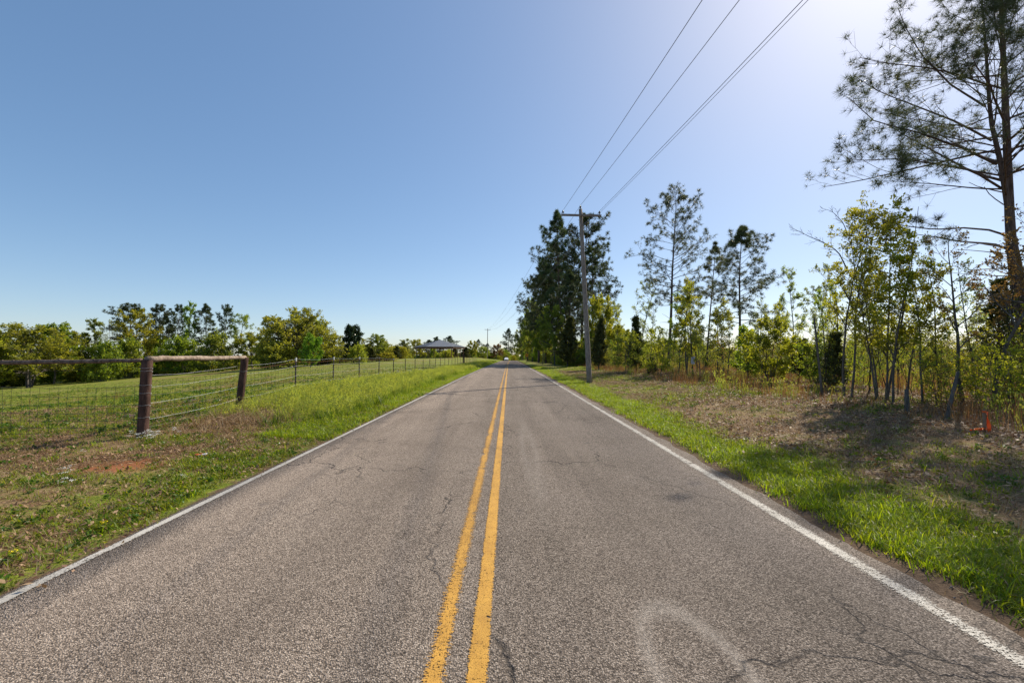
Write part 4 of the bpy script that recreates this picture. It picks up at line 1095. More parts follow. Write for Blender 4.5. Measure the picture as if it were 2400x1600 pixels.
def bough(parent, pts_px, Y, r0, r1, seed, k2, tl, mode):
    rng = np.random.default_rng(seed)
    o = np.array(parent.location)
    q = np.array([at_y(x, y, Y + dy) for x, y, dy in pts_px]) - o
    sl = np.concatenate([[0], np.cumsum(np.linalg.norm(np.diff(q, axis=0), axis=1))]); u = np.linspace(0, sl[-1], 12)
    P = np.stack([np.interp(u, sl, q[:, k]) for k in range(3)], 1)[None]
    L = np.array([sl[-1]]); A, B = np.array([r0]), np.array([r1])
    parts = [tubes(P, A, B, 7)]
    s2, D2, L2, R2, i2 = spawn(rng, P, L, A, B, k2, .3, 1, .35, .9, tl * .6, tl, flat=.4)
    P2 = grow(rng, s2, D2, L2, 6, .1, .05); R2 = np.maximum(R2 * .6, .005); parts.append(tubes(P2, R2, R2 * .5, 4))
    s3, D3, L3, R3, i3 = spawn(rng, P2, L2, R2, R2 * .5, 5, .2, 1, .35, .9, .35, .7)
    P3 = grow(rng, s3, D3, L3, 4, .1, .06); parts.append(tubes(P3, np.maximum(R3 * .7, .0035), np.full(len(R3), .0025), 3))
    V, Q = join(parts)
    b = link('branch', mk_mesh('branch', V, Q, M['bark_pine'] if mode == 'pine' else M['bark_grey'], True), parent)
    if mode == 'pine':
        tips = np.concatenate([P3[:, -1], P3[:, 2], P2[:, -1]]); ax = nrm(np.concatenate([P3[:, -1] - P3[:, -2], P3[:, 2] - P3[:, 1], P2[:, -1] - P2[:, -2]])) + np.array([0, 0, .4])
        base_ = tuft_base(rng, 20, .036, -.1); V, T = place_tufts(rng, base_, tips, ax, .28)
        link('needles', mk_mesh('needles', V, [T], M['needle'], False, {'v': np.repeat(rng.random(len(tips)), len(base_[0]))}), b)
bough(bp, [(2372, 560, 0), (2330, 540, -.1), (2260, 534, -.2), (2190, 538, -.4), (2110, 528, -.6), (2060, 512, -.7)], YB, .038, .01, 31, 9, .16, 'pine')
bough(bp, [(2378, 590, 0), (2330, 572, .2), (2250, 566, .4), (2190, 555, .5), (2140, 548, .6)], YB, .045, .01, 32, 5, .14, 'bare')
bough(bp, [(2345, 440, 0), (2280, 400, -.5), (2200, 385, -.9), (2110, 372, -1.2), (2020, 376, -1.4), (1985, 372, -1.5)], YB, .04, .01, 33, 14, .26, 'pine')
bough(bp, [(2325, 330, 0), (2240, 285, .5), (2150, 250, .9), (2060, 215, 1.2), (2005, 180, 1.3)], YB, .04, .01, 34, 14, .26, 'pine')
bough(bp, [(2335, 385, 0), (2250, 345, -.3), (2150, 310, -.5), (2050, 285, -.7), (1990, 230, -.8)], YB, .04, .01, 35, 14, .26, 'pine')
bough(bp, [(2310, 250, 0), (2230, 200, .3), (2160, 130, .6), (2120, 60, .8), (2105, 20, .9)], YB, .035, .01, 36, 12, .26, 'pine')
bough(arch, [(1990, 640, 0), (1965, 590, 0), (1935, 570, 0), (1900, 556, .1), (1868, 540, .2), (1850, 532, .2)], 14.6, .022, .005, 37, 10, .22, 'bare')
bough(arch, [(1992, 560, 0), (1975, 520, 0), (1950, 495, 0), (1925, 488, .1)], 14.6, .016, .004, 38, 8, .3, 'bare')

# dead wood
def snag(px, py, top_py, r, label, lean=(0, 0), name='tree_stump'):
    p = on_ground(px, py); H = (py - top_py) / FPX * p[1]
    m = MB(); n = 8
    m.tube([(lean[0] * H * k / n, lean[1] * H * k / n, -.1 + (H + .1) * k / n) for k in range(n + 1)], [r * (1.25 - .45 * k / n) for k in range(n + 1)], 9, True, .09, prng)
    m.lathe((lean[0] * H + r * .2, lean[1] * H, H - .02), [(r * .5, 0), (r * .3, r * .9), (r * .05, r * 1.5)], 6)
    o = m.build(name, M['bark_grey'], None, True); o.location = (p[0], p[1], z1(p[0], p[1]))
    tag(o, label, 'stump' if name == 'tree_stump' else 'dead trunk')
snag(2126, 966, 912, .05, 'short broken grey stump at the wood edge below the golden green tree')
snag(2214, 985, 872, .035, 'dark leaning dead trunk left of the crooked forked tree', (.36, .05), 'dead_trunk')
snag(1928, 928, 745, .032, 'bare broken trunk left of the arching-branch tree', (-.09, 0), 'dead_trunk')

# ================================================================== GROUND COVER (uncountable: stuff)
def gn_scatter(name, label, cat, pos, rot, scl, idx, protos):
    lib = bpy.data.collections.new(name + '_kinds')
    for k, me in enumerate(protos):
        lib.objects.link(bpy.data.objects.new('%s_kind_%02d' % (name, k), me))
    me = bpy.data.meshes.new(name); me.vertices.add(len(pos)); me.vertices.foreach_set('co', np.asarray(pos, np.float32).ravel())
    a = me.attributes.new('rot', 'FLOAT_VECTOR', 'POINT'); a.data.foreach_set('vector', np.asarray(rot, np.float32).ravel())
    a = me.attributes.new('scl', 'FLOAT_VECTOR', 'POINT'); a.data.foreach_set('vector', np.asarray(scl, np.float32).ravel())
    a = me.attributes.new('idx', 'INT', 'POINT'); a.data.foreach_set('value', np.asarray(idx, np.int32))
    o = link(name, me)
    g = bpy.data.node_groups.new(name, 'GeometryNodeTree')
    g.interface.new_socket('Geometry', in_out='INPUT', socket_type='NodeSocketGeometry')
    g.interface.new_socket('Geometry', in_out='OUTPUT', socket_type='NodeSocketGeometry')
    n = g.nodes; gi = n.new('NodeGroupInput'); go = n.new('NodeGroupOutput')
    ip = n.new('GeometryNodeInstanceOnPoints'); ci = n.new('GeometryNodeCollectionInfo')
    ci.inputs['Collection'].default_value = lib; ci.inputs['Separate Children'].default_value = True; ci.inputs['Reset Children'].default_value = True
    def na(nm, ty):
        q = n.new('GeometryNodeInputNamedAttribute'); q.data_type = ty; q.inputs['Name'].default_value = nm
        return [s_ for s_ in q.outputs if s_.enabled and s_.name == 'Attribute'][0]
    L_ = g.links.new
    L_(gi.outputs[0], ip.inputs['Points']); L_(ci.outputs[0], ip.inputs['Instance'])
    ip.inputs['Pick Instance'].default_value = True
    L_(na('idx', 'INT'), ip.inputs['Instance Index']); L_(na('rot', 'FLOAT_VECTOR'), ip.inputs['Rotation']); L_(na('scl', 'FLOAT_VECTOR'), ip.inputs['Scale'])
    L_(ip.outputs[0], go.inputs[0])
    md = o.modifiers.new('cover', 'NODES'); md.node_group = g
    return tag(o, label, cat, kind='stuff')

def clump(seed, n, h, spread_, width, lean, droop, mat, vlo=0, vhi=1, segs=3, flatfrac=0.0, seeds=0):
    rng = np.random.default_rng(seed)
    V, F, A, o = [], [], [], 0
    for k in range(n):
        az = rng.uniform(0, 6.28); b = np.array([rng.normal(0, spread_), rng.normal(0, spread_), -.01])
        hh = h * rng.uniform(.45, 1.1); le = lean * rng.uniform(.2, 1.3)
        out = np.array([math.cos(az), math.sin(az), 0]); side = np.array([-math.sin(az), math.cos(az), 0])
        if rng.random() < flatfrac: le = rng.uniform(1.1, 1.5); b[2] = rng.uniform(0, .02)
        ww = width * rng.uniform(.6, 1.3); p = b.copy(); v = vlo + (vhi - vlo) * rng.random()
        ang = le
        for s in range(segs + 1):
            w = ww * (1 - (s / segs) ** 1.6) * .5
            if s < segs: V += [p + side * w, p - side * w]
            else: V += [p]
            p = p + (out * math.sin(ang) + np.array([0, 0, math.cos(ang)])) * hh / segs
            ang = min(ang + droop * rng.uniform(.5, 1.4) / segs, 2.2)
        for s in range(segs - 1): F.append((o + 2 * s, o + 2 * s + 1, o + 2 * s + 3, o + 2 * s + 2))
        F.append((o + 2 * segs - 2, o + 2 * segs - 1, o + 2 * segs))
        if k < seeds:     # pale seed head
            q = V[-1]
            for _ in range(5):
                d = np.array([rng.normal(0, .025), rng.normal(0, .025), rng.uniform(-.06, .04)]); t_ = q + d
                i0 = len(V); V += [t_, t_ + np.array([.007, .003, .02]), t_ + np.array([.0, 0, .045]), t_ + np.array([-.007, -.003, .02])]; F.append((i0, i0 + 1, i0 + 2, i0 + 3))
            A += [v] * (2 * segs + 1) + [1.0] * 20
            o = len(V); continue
        A += [v] * (2 * segs + 1); o = len(V)
    t4 = np.array([f for f in F if len(f) == 4]).reshape(-1, 4); t3 = np.array([f for f in F if len(f) == 3]).reshape(-1, 3)
    return mk_mesh('clump', np.array(V), [t4, t3], M[mat], False, {'v': np.array(A)})
def weed(seed, n, h, leaf, mat):
    rng = np.random.default_rng(seed)
    q = np.stack([rng.normal(0, h * .5, n), rng.normal(0, h * .5, n), rng.uniform(.0, h, n)], 1)
    V, Q = kites(rng, q, leaf, .9, np.stack([q[:, 0], q[:, 1], q[:, 0] * 0 + .05], 1) * 5, .55)
    return mk_mesh('weed', V, [Q], M[mat], False, {'v': np.repeat(rng.random(n), 4)})
def litter_mesh(seed, n, rad, leaf, mat):
    rng = np.random.default_rng(seed)
    q = np.stack([rng.normal(0, rad, n), rng.normal(0, rad, n), rng.uniform(.005, .035, n)], 1)
    V, Q = kites(rng, q, leaf, 2.2, None, .5)
    return mk_mesh('litter', V, [Q], M[mat], False, {'v': np.repeat(rng.random(n), 4)})

srng = np.random.default_rng(99)
def sample(n, x0, x1, y0, y1, dens, ypow=1.0):
    """random ground points, nearer ones favoured by ypow, thinned by dens(x, y) in 0..1"""
    u = srng.random(n) ** ypow
    y = y0 + (y1 - y0) * u; x = srng.uniform(x0, x1, n)
    k = srng.random(n) < dens(x, y)
    x, y = x[k], y[k]
    vis = np.abs(x) < 1.8 * y + 6.0
    return x[vis], y[vis]
def cover(name, label, cat, xy, protos, smin, smax, sink=0.0, tilt=.08, weights=None):
    x, y = xy; n = len(x)
    z = zg(x, y) - sink
    rot = np.stack([srng.normal(0, tilt, n), srng.normal(0, tilt, n), srng.uniform(0, 6.28, n)], 1)
    s = srng.uniform(smin, smax, n); scl = np.stack([s, s, s * srng.uniform(.8, 1.2, n)], 1)
    idx = srng.choice(len(protos), n, p=weights)
    print(name, n)
    return gn_scatter(name, label, cat, np.stack([x, y, z], 1), rot, scl, idx, protos)

G_lush = [clump(400 + k, 26, .15, .06, .0075, .5, 1.3, 'grass_verge') for k in range(6)]
G_short = [clump(410 + k, 22, .075, .06, .0065, .55, .8, 'grass') for k in range(5)]
G_fieldp = [clump(420 + k, 20, .075, .08, .008, .6, .7, 'grass_field') for k in range(5)]
G_tall = [clump(430 + k, 24, .46, .09, .008, .16, .75, 'grass_tall', seeds=9) for k in range(6)]
G_dark = [clump(440 + k, 90, .48, .13, .012, .4, 1.0, 'grass_dark') for k in range(4)]
G_straw = [clump(450 + k, 20, .13, .09, .005, .9, .8, 'straw', flatfrac=.6) for k in range(6)]
G_redst = [clump(460 + k, 24, .5, .12, .007, .25, .6, 'straw_red') for k in range(4)]
G_weed = [weed(470 + k, 26, .06, .032, 'grass') for k in range(3)] + [weed(475 + k, 20, .05, .036, 'grass_dark') for k in range(2)]
G_lit = [litter_mesh(480 + k, 22, .16, .05, 'litter') for k in range(4)]

rx = lambda x, y: x - road_x(y)
def d_right(x, y):
    r = rx(x, y)
    a = sstep(3.33, 3.62, r + .22 * (fnoise(x, y, .8, 201) - .5)) * (1 - sstep(4.15, 5.1, r + 1.2 * (fnoise(x, y, 1.4, 203) - .5)))
    return a
cover('verge_grass', 'lush bright green grass strip along the right road edge', 'grass', sample(30000, 2.8, 6.2, 1.2, 70, d_right, 1.8), G_lush + G_short[:2] + G_straw[:2] + G_weed[:2], .65, 1.35, weights=np.array([.125] * 6 + [.055] * 2 + [.025] * 2 + [.045] * 2))
def d_bank(x, y):
    r = rx(x, y); return sstep(3.8, 5.4, r) * (1 - sstep(13, 16, r))
cover('bank_straw', 'dry brown mown straw covering the right bank', 'dry grass', sample(36000, 4, 16, .5, 45, lambda x, y: d_bank(x, y) * (.35 + .65 * sstep(.35, .6, fnoise(x, y, 1.5, 205))), 1.5), G_straw + G_lit, .7, 1.5, weights=np.array([.13] * 6 + [.055] * 4))
cover('bank_grass', 'scattered green tufts among the straw on the right bank', 'grass', sample(40000, 3.8, 16, 1.5, 60, lambda x, y: d_bank(x, y) * (.14 + .8 * sstep(.47, .62, fnoise(x, y, 1.9, 207))) * (.5 + .5 * sstep(9, 16, y)), 1.3), G_short + G_weed + G_lush[:2], .6, 1.4)
cover('bank_litter', 'fallen brown leaves and needles under the wood edge', 'leaf litter', sample(12000, 7, 30, .5, 45, lambda x, y: sstep(7.6, 9.2, rx(x, y)), 1.3), G_lit + G_straw[:2], .8, 1.8)
def twig_mesh(seed, n):
    rng = np.random.default_rng(seed); m = MB()
    for _ in range(n):
        a = rng.uniform(0, 6.28); L = rng.uniform(.1, .32); p = np.array([rng.normal(0, .3), rng.normal(0, .3), .02]); d = np.array([math.cos(a), math.sin(a), rng.uniform(-.02, .12)])
        m.tube([p, p + d * L * .5 + rng.normal(0, .02, 3) * np.array([1, 1, .3]), p + d * L], [.0035, .003, .0015], 4)
    me = m.mesh('twigs', M['bark_grey']); return me
TW = [twig_mesh(490 + k, 3) for k in range(4)]
cover('bank_twigs', 'fallen twigs strewn over the right bank', 'twigs', sample(900, 4.5, 14, 2, 30, lambda x, y: d_bank(x, y), 1.3), TW, .6, 1.2)
# left verge: short weeds, grass and dry patches between road and fence
def d_left(x, y):
    r = -rx(x, y)
    bare = np.clip(np.exp(-((x + 5.6) / .5) ** 2 - ((y - 6.75) / .36) ** 2) * .95, 0, 1)
    return sstep(3.18, 3.5, r + .15 * (fnoise(x, y, .8, 211) - .5)) * (1 - bare)
cover('verge_weeds', 'low green weeds and grass on the left verge', 'grass', sample(98000, -20, -3.1, 1.0, 14, lambda x, y: d_left(x, y) * (.2 + .8 * sstep(.44, .62, fnoise(x, y, 1.2, 213))) * (1 - .72 * sstep(4.2, 5.6, -x)) , 1.0), G_short + G_weed + G_lush[:2], .55, 1.2)
cover('verge_straw', 'dry straw among the weeds on the left verge', 'dry grass', sample(42000, -20, -3.4, 1.0, 14.5, lambda x, y: d_left(x, y) * (.25 + .75 * sstep(.45, .6, fnoise(x, y, 1.4, 215))), 1.0), G_straw + G_lit[:2], .5, 1.1)
cover('dead_grass_mound', 'tangled pale dead grass heaped before the leaning post', 'dry grass', sample(2600, -7.4, -4.6, 9.2, 13.2, lambda x, y: np.exp(-((x + 6.35) / .75) ** 2 - ((y - 11.2) / 1.3) ** 2), 1.0), G_straw, 1.2, 2.4, tilt=.3)
# tall seeding grass between the road and the fence
def d_tall(x, y):
    r = -rx(x, y); return sstep(10.5, 14.5, y + .8 * (fnoise(x, y, 1.0, 221) - .5)) * sstep(3.75, 4.5, r + .5 * (fnoise(x, y, 1.4, 223) - .5)) * (1 - sstep(6.75, 7.15, r))
cover('tall_grass', 'tall pale seeding grass between the road and the pasture fence', 'grass', sample(30000, -7.6, -3.0, 10, 130, d_tall, 2.0), G_tall + G_lush[:2], .42, .92, weights=np.array([.15] * 6 + [.05] * 2))
cover('verge_grass_far', 'bright short grass edging the left side of the road', 'grass', sample(15000, -5.2, -2.4, 9, 140, lambda x, y: sstep(3.2, 3.4, -rx(x, y)) * (1 - sstep(4.2, 4.8, -rx(x, y))), 2.0), G_lush + G_short, .7, 1.3)
# pasture
cover('pasture_grass', 'short olive pasture grass behind the wire fence', 'grass', sample(150000, -95, -7.35, 9.4, 80, lambda x, y: (.3 + .7 * sstep(.35, .6, fnoise(x, y, 3.0, 231))) * np.clip(20 / y, .2, 1), 1.6), G_fieldp + G_weed[3:] + G_short[:1], .7, 1.8)
cover('pasture_straw', 'dry tan patches in the pasture', 'dry grass', sample(24000, -70, -7.35, 9.4, 60, lambda x, y: sstep(.50, .68, fnoise(x, y, 3.4, 233)) * np.clip(14 / y, .15, 1), 1.5), G_straw + G_redst[:1], .6, 1.3, weights=np.array([.16] * 6 + [.04]))
cover('broom_grass', 'rusty dry grass standing under the wood edge', 'dry grass', sample(11000, 7, 45, 2, 75, lambda x, y: sstep(8.2, 9.6, rx(x, y)) * (.25 + .75 * sstep(.4, .6, fnoise(x, y, 4, 241))), 1.2), G_redst + G_tall[:1], .8, 1.6)

def pebble(seed):
    rng = np.random.default_rng(seed); V = rng.normal(0, 1, (10, 3)); V = nrm(V) * rng.uniform(.7, 1.2, (10, 1)) * np.array([1, .8, .6])
    import bmesh
    bm = bmesh.new()
    for p in V: bm.verts.new(p)
    bmesh.ops.convex_hull(bm, input=bm.verts); me = bpy.data.meshes.new('pebble'); bm.to_mesh(me); bm.free()
    me.materials.append(M['stone']); return me
M['stone'] = simple_mat('stone', (.09, .075, .065), (.34, .29, .25), 1.2, .9, .15)
PB = [pebble(600 + k) for k in range(5)]
cover('edge_gravel', 'loose gravel and asphalt crumbs along the ragged road edges', 'gravel', sample(26000, -3.9, 3.9, 1.2, 34, lambda x, y: np.exp(-((rx(x, y) - 3.42) / .13) ** 2) + .5 * np.exp(-((rx(x, y) + 3.27) / .06) ** 2), 1.6), PB, .004, .013, -.003, 1.5)
cover('edge_tufts', 'small weeds growing into the crumbling road edges', 'grass', sample(9000, -3.9, 3.9, 1.2, 40, lambda x, y: (np.exp(-((rx(x, y) - 3.45) / .13) ** 2) + np.exp(-((rx(x, y) + 3.32) / .08) ** 2)) * sstep(.45, .65, fnoise(x, y, .7, 261)), 1.6), G_short + G_straw[:2], .4, .9)

# woodland undergrowth (a mass of saplings, shrubs and far wood)
U = []
for k, (lf, sh) in enumerate((('leaf_spring', 'column'), ('leaf_green', 'round'), ('leaf_olive', 'column'), ('leaf_spring', 'round'), ('leaf_gold', 'column'), ('leaf_red', 'round'))):
    for (me_) in [decid(500 + k, 3.0, .75, .06, 3, 7, .075, 800, sh, .014, 4, 4, .5, twig=.004)]:
        (V, Q), cr = me_
        vv = np.concatenate([V, cr[0]]); m_ = mk_mesh('sapling', vv, [np.concatenate([Q[0], cr[1][0] + len(V)])], M[lf], False, {'v': np.concatenate([np.zeros(len(V)), cr[2]])})
        m_.materials.append(M['bark_dark'])
        mi = np.zeros(len(m_.polygons), np.int32); mi[:len(Q[0])] = 1
        m_.polygons.foreach_set('material_index', mi); U.append(m_)
for k, (lf, hh_, nl) in enumerate((('leaf_spring', 4.6, 420), ('leaf_gold', 4.0, 300), ('leaf_spring', 3.4, 380), ('leaf_green', 4.2, 420), ('leaf_red', 3.6, 160), ('leaf_pale', 3.8, 120))):
    (V, Q), cr = decid(540 + k, hh_, .55, .3, 1 + k % 2, 11, .075, int(nl * 1.4), 'column', .02, 3, 3, .5, twig=.0045, wob=.04)
    m_ = mk_mesh('sapling', np.concatenate([V, cr[0]]), [np.concatenate([Q[0], cr[1][0] + len(V)])], M[lf], False, {'v': np.concatenate([np.zeros(len(V)), cr[2]])})
    m_.materials.append(M['bark_dark']); mi = np.zeros(len(m_.polygons), np.int32); mi[:len(Q[0])] = 1
    m_.polygons.foreach_set('material_index', mi); U.append(m_)
def cover_under(name, label, xy, protos, smin, smax): return cover(name, label, 'undergrowth', xy, protos, smin, smax, .02, .1)
cover_under('wood_undergrowth', 'tangled sapling undergrowth filling the right wood edge', sample(2500, 7, 60, 2, 75, lambda x, y: sstep(9.2, 13.5, rx(x, y) + 2.0 * (fnoise(x, y, 3, 251) - .5)) * (.25 + .75 * sstep(.38, .6, fnoise(x, y, 5, 253))) * (1 - .6 * sstep(12, 25, x - .7 * y)), 1.2), U, .3, .9)
UB = [PROTO['bush'][0][1], PROTO['bush_gold'][0][1]] + [SWAP[k][1] for k in SWAP if k[0] in ('bush', 'bush_gold') and k[1] != 'leaf_red']
def band(pxs, n, Yf, jit, smin, smax, name, label):
    px = srng.uniform(pxs[0], pxs[1], n); Y = Yf(px) + srng.uniform(0, jit, n)
    X = (px - 1191) / FPX * Y
    cover(name, label, 'undergrowth', (X, Y), UB, smin, smax, .1, .05)
band((-1300, 960), 480, lambda p: np.interp(p, [-1300, -420, 0, 255, 561, 738, 853, 960], [60, 84, 93, 106, 122, 114, 128, 152]), 30, .45, 1.0, 'far_undergrowth', 'mixed green undergrowth along the foot of the far left treeline')
band((900, 1215), 150, lambda p: np.interp(p, [900, 1215], [190, 250]), 50, .5, 1.1, 'far_woods', 'distant mixed woods beyond the road crest')
band((1225, 1500), 220, lambda p: np.interp(p, [1225, 1250, 1330, 1500], [205, 140, 62, 55]), 30, .35, .8, 'roadside_undergrowth', 'dark undergrowth below the tall pine group')
band((1420, 5200), 620, lambda p: np.interp(p, [1420, 1800, 3300, 5200], [100, 110, 80, 55]), 130, .6, 1.3, 'distant_scrub', 'distant scrub wood seen through the right wood edge')

# ================================================================== SHELTER, CAR, SIGNS, SMALL THINGS
M['roof_metal'] = simple_mat('roof_metal', (.10, .115, .14), (.15, .17, .20), 3, .6, .3, metal=0)
M['shelter_wood'] = simple_mat('shelter_wood', (.12, .055, .035), (.24, .13, .09), 6)
pv = at_y(1031, 836, 155); Rp = 8.0
pz = z1(pv[0], pv[1]) - .1
ph = thing('open_shelter', 'open six-sided pole shelter with grey metal roof on the far pasture rise', 'shelter', (pv[0], pv[1], pz))
ang0 = R(-8 + 180)
corn = [(Rp * math.cos(R(172 - 60 * k)), -Rp * math.sin(R(172 - 60 * k))) for k in range(6)]
eave = (836 - 812) / FPX * 155 + .25; peak = (836 - 796) / FPX * 155 + .25
for k in range(6):
    a, b = corn[k], corn[(k + 1) % 6]
    m = MB(); ov = 1.09
    A, B, C = Vector((a[0] * ov, a[1] * ov, eave - .12)), Vector((b[0] * ov, b[1] * ov, eave - .12)), Vector((0, 0, peak))
    n = (B - A).cross(C - A).normalized()
    if n.z < 0: n = -n
    th = n * -.07
    m.add([A, B, C, A + th, B + th, C + th], [(0, 1, 2), (5, 4, 3), (0, 3, 4, 1), (1, 4, 5, 2), (2, 5, 3, 0)])
    pan = m.build('roof_panel', M['roof_metal'], ph)
    m = MB()
    for j in range(1, 9):
        f = j / 9; s0 = A.lerp(B, f); s1 = C if abs(f - .5) < .01 else (A.lerp(C, 2 * f) if f < .5 else B.lerp(C, 2 * (1 - f)))
        m.tube([s0 + n * .03, s1 + n * .03], .03, 4)
    q = m.build('roof_ribs', M['roof_metal'], pan); q['kind'] = 'stuff'
    m = MB(); d = (B - A); m.box((A + B) / 2 * .97 + Vector((0, 0, -.2)), (d.length * .97, .12, .42), Matrix.Rotation(math.atan2(d.y, d.x), 3, 'Z')); m.build('eave_beam', M['shelter_wood'], ph)
    for j in range(4):
        f = j / 4; p = Vector(a + (0,)).lerp(Vector(b + (0,)), f) * .98
        m = MB(); m.box((p.x, p.y, eave / 2 - .3), (.16 if j == 0 else .1, .16 if j == 0 else .1, eave + .2)); m.build('post', M['shelter_wood'], ph)
m = MB(); m.lathe((0, 0, peak - .05), [(.35, 0), (.25, .1), (.05, .16)], 8); m.build('roof_cap', M['roof_metal'], ph)

# car
M['car_paint'] = simple_mat('car_paint', (.72, .72, .72), (.76, .76, .76), 2, .25, .5, bstr=0)
M['car_glass'] = simple_mat('car_glass', (.02, .025, .03), (.03, .035, .04), 2, .08, .6, bstr=0)
M['rubber'] = simple_mat('rubber', (.015, .015, .015), (.03, .03, .03), 10, .8)
M['chrome'] = simple_mat('chrome', (.5, .5, .5), (.6, .6, .6), 4, .2, .5, metal=.9, bstr=0)
M['lamp'] = simple_mat('lamp', (.85, .85, .82), (.9, .9, .88), 4, .1, .6, bstr=0)
CYc = 199.0; CXc = float(road_x(CYc)) - 1.35
cz = float(road_z(CYc)) - .02
car = thing('car', 'white sedan with glossy paint driving towards the viewer at the road crest', 'car', (CXc, CYc, cz))
# body: cross sections along Y (front of the car faces -Y)
def loft(secs, name, mat, parent):
    V, F = [], []
    n = len(secs[0])
    for s_ in secs: V += s_
    for k in range(len(secs) - 1):
        for i in range(n):
            j = (i + 1) % n; F.append((k * n + i, k * n + j, (k + 1) * n + j, (k + 1) * n + i))
    F.append(tuple(range(n - 1, -1, -1))); F.append(tuple((len(secs) - 1) * n + i for i in range(n)))
    m = MB(); m.add(V, F); return m.build(name, mat, parent, False)
def sec(y, w, z0, z1_, r=.1):
    return [(-w + r, y, z0), (w - r, y, z0), (w, y, z0 + r), (w, y, z1_ - r * 1.4), (w - r, y, z1_), (-w + r, y, z1_), (-w, y, z1_ - r * 1.4), (-w, y, z0 + r)]
loft([sec(-2.3, .74, .28, .66), sec(-2.15, .86, .2, .74), sec(-1.2, .91, .18, .90), sec(.0, .92, .18, .93), sec(1.4, .91, .18, .98), sec(2.1, .87, .22, .98), sec(2.3, .78, .3, .9)], 'body', M['car_paint'], car)
loft([sec(-1.0, .80, .88, .93, .02), sec(-.3, .66, .9, 1.40, .08), sec(.7, .65, .9, 1.43, .08), sec(1.5, .74, .92, 1.02, .03)], 'cabin', M['car_paint'], car)
m = MB(); m.add([(-.70, -.93, .955), (.70, -.93, .955), (.58, -.34, 1.375), (-.58, -.34, 1.375), (-.70, -.90, .94), (.70, -.90, .94), (.58, -.30, 1.36), (-.58, -.30, 1.36)], [(0, 1, 2, 3), (7, 6, 5, 4), (0, 4, 5, 1), (1, 5, 6, 2), (2, 6, 7, 3), (3, 7, 4, 0)]); m.build('windscreen', M['car_glass'], car)
for s in (-1, 1):
    m = MB(); m.add([(s * .80, -.75, .95), (s * .80, 1.2, .98), (s * .67, .7, 1.36), (s * .67, -.25, 1.34), (s * .77, -.75, .95), (s * .77, 1.2, .98), (s * .64, .7, 1.36), (s * .64, -.25, 1.34)], [(0, 1, 2, 3), (7, 6, 5, 4), (0, 4, 5, 1), (1, 5, 6, 2), (2, 6, 7, 3), (3, 7, 4, 0)]); m.build('side_window', M['car_glass'], car)
    m = MB(); m.box((s * .62, -2.24, .60), (.30, .14, .13)); m.build('headlight', M['lamp'], car)
    m = MB(); m.box((s * .99, -.7, .98), (.17, .1, .12)); m.build('wing_mirror', M['car_paint'], car)
    for y in (-1.42, 1.38):
        m = MB(); m.lathe((s * .80 - .1, y, .32), [(.2, 0), (.31, .02), (.32, .06), (.32, .15), (.31, .19), (.2, .2)], 16, (1, 0, 0)); w = m.build('wheel', M['rubber'], car)
        m = MB(); m.lathe((s * .80 - .1 + (.19 if s > 0 else -.01), y, .32), [(.19, 0), (.19, .02), (.05, .025)], 12, (1, 0, 0)); m.build('rim', M['chrome'], w)
m = MB(); m.box((0, -2.29, .50), (.8, .06, .16)); m.build('grille', M['rubber'], car)
m = MB(); m.box((0, -2.27, .33), (1.2, .08, .1)); m.build('lower_intake', M['rubber'], car)
m = MB(); m.box((0, -2.33, .42), (.32, .02, .1)); m.build('number_plate', M['lamp'], car)

# yellow diamond warning sign
M['sign_yellow'] = simple_mat('sign_yellow', (.62, .24, .01), (.70, .30, .015), 4, .5)
M['sign_black'] = simple_mat('sign_black', (.015, .015, .015), (.025, .025, .025), 4, .6)
sy = 118.0; sx_ = at_y(1234.5, 833, sy); sz = z1(sx_[0], sy)
sg = thing('road_sign', 'yellow diamond warning sign in the shade on the right roadside', 'road sign', (sx_[0], sy, sz))
hc = sx_[2] - sz + .12
m = MB(); m.box((0, .03, hc / 2 + .05), (.07, .04, hc + .7)); m.build('post', M['tpost'], sg)
m = MB(); d = .54; m.add([(0, -.012, hc - d), (d, -.012, hc), (0, -.012, hc + d), (-d, -.012, hc), (0, .0, hc - d), (d, .0, hc), (0, .0, hc + d), (-d, .0, hc)], [(0, 1, 2, 3), (7, 6, 5, 4), (0, 4, 5, 1), (1, 5, 6, 2), (2, 6, 7, 3), (3, 7, 4, 0)]); bd = m.build('sign_board', M['sign_yellow'], sg)
m = MB(); m.box((0, -.018, hc - .05), (.09, .006, .44)); m.add([(-.14, -.02, hc + .12), (.14, -.02, hc + .12), (0, -.02, hc + .33), (-.14, -.016, hc + .12), (.14, -.016, hc + .12), (0, -.016, hc + .33)], [(0, 1, 2), (5, 4, 3), (0, 3, 4, 1), (1, 4, 5, 2), (2, 5, 3, 0)]); m.build('arrow_symbol', M['sign_black'], bd)

# small white notice nailed to a young tree
t = NT('notice'); v = t.coord(); wv = t.n('ShaderNodeTexWave', wave_type='BANDS', bands_direction='Z'); wv.inputs['Scale'].default_value = 6.5; t.l(v, wv.inputs['Vector'])
f = t.math('MULTIPLY', t.ramp(wv.outputs['Fac'], [(.62, 0.0), (.75, 1.0)]), t.ramp(t.noise(v, 28, 2), [(.45, 0.0), (.55, 1.0)]))
M['notice'] = t.done(t.bsdf(t.mix(f, (.66, .64, .70), (.38, .28, .34)), .6, .3))
np0 = at_y(1624, 844, 29.5)
m = MB(); hw, hh = 4.6 / FPX * 29.5, 8.9 / FPX * 29.5
m.box((0, 0, 0), (hw * 2, .006, hh * 2)); ntc = m.build('notice_board', M['notice'])
ntc.location = tuple(np0); ntc.rotation_euler = (0, R(3), R(8))
tag(ntc, 'small white notice fixed to a slim tree trunk at the wood edge', 'notice')
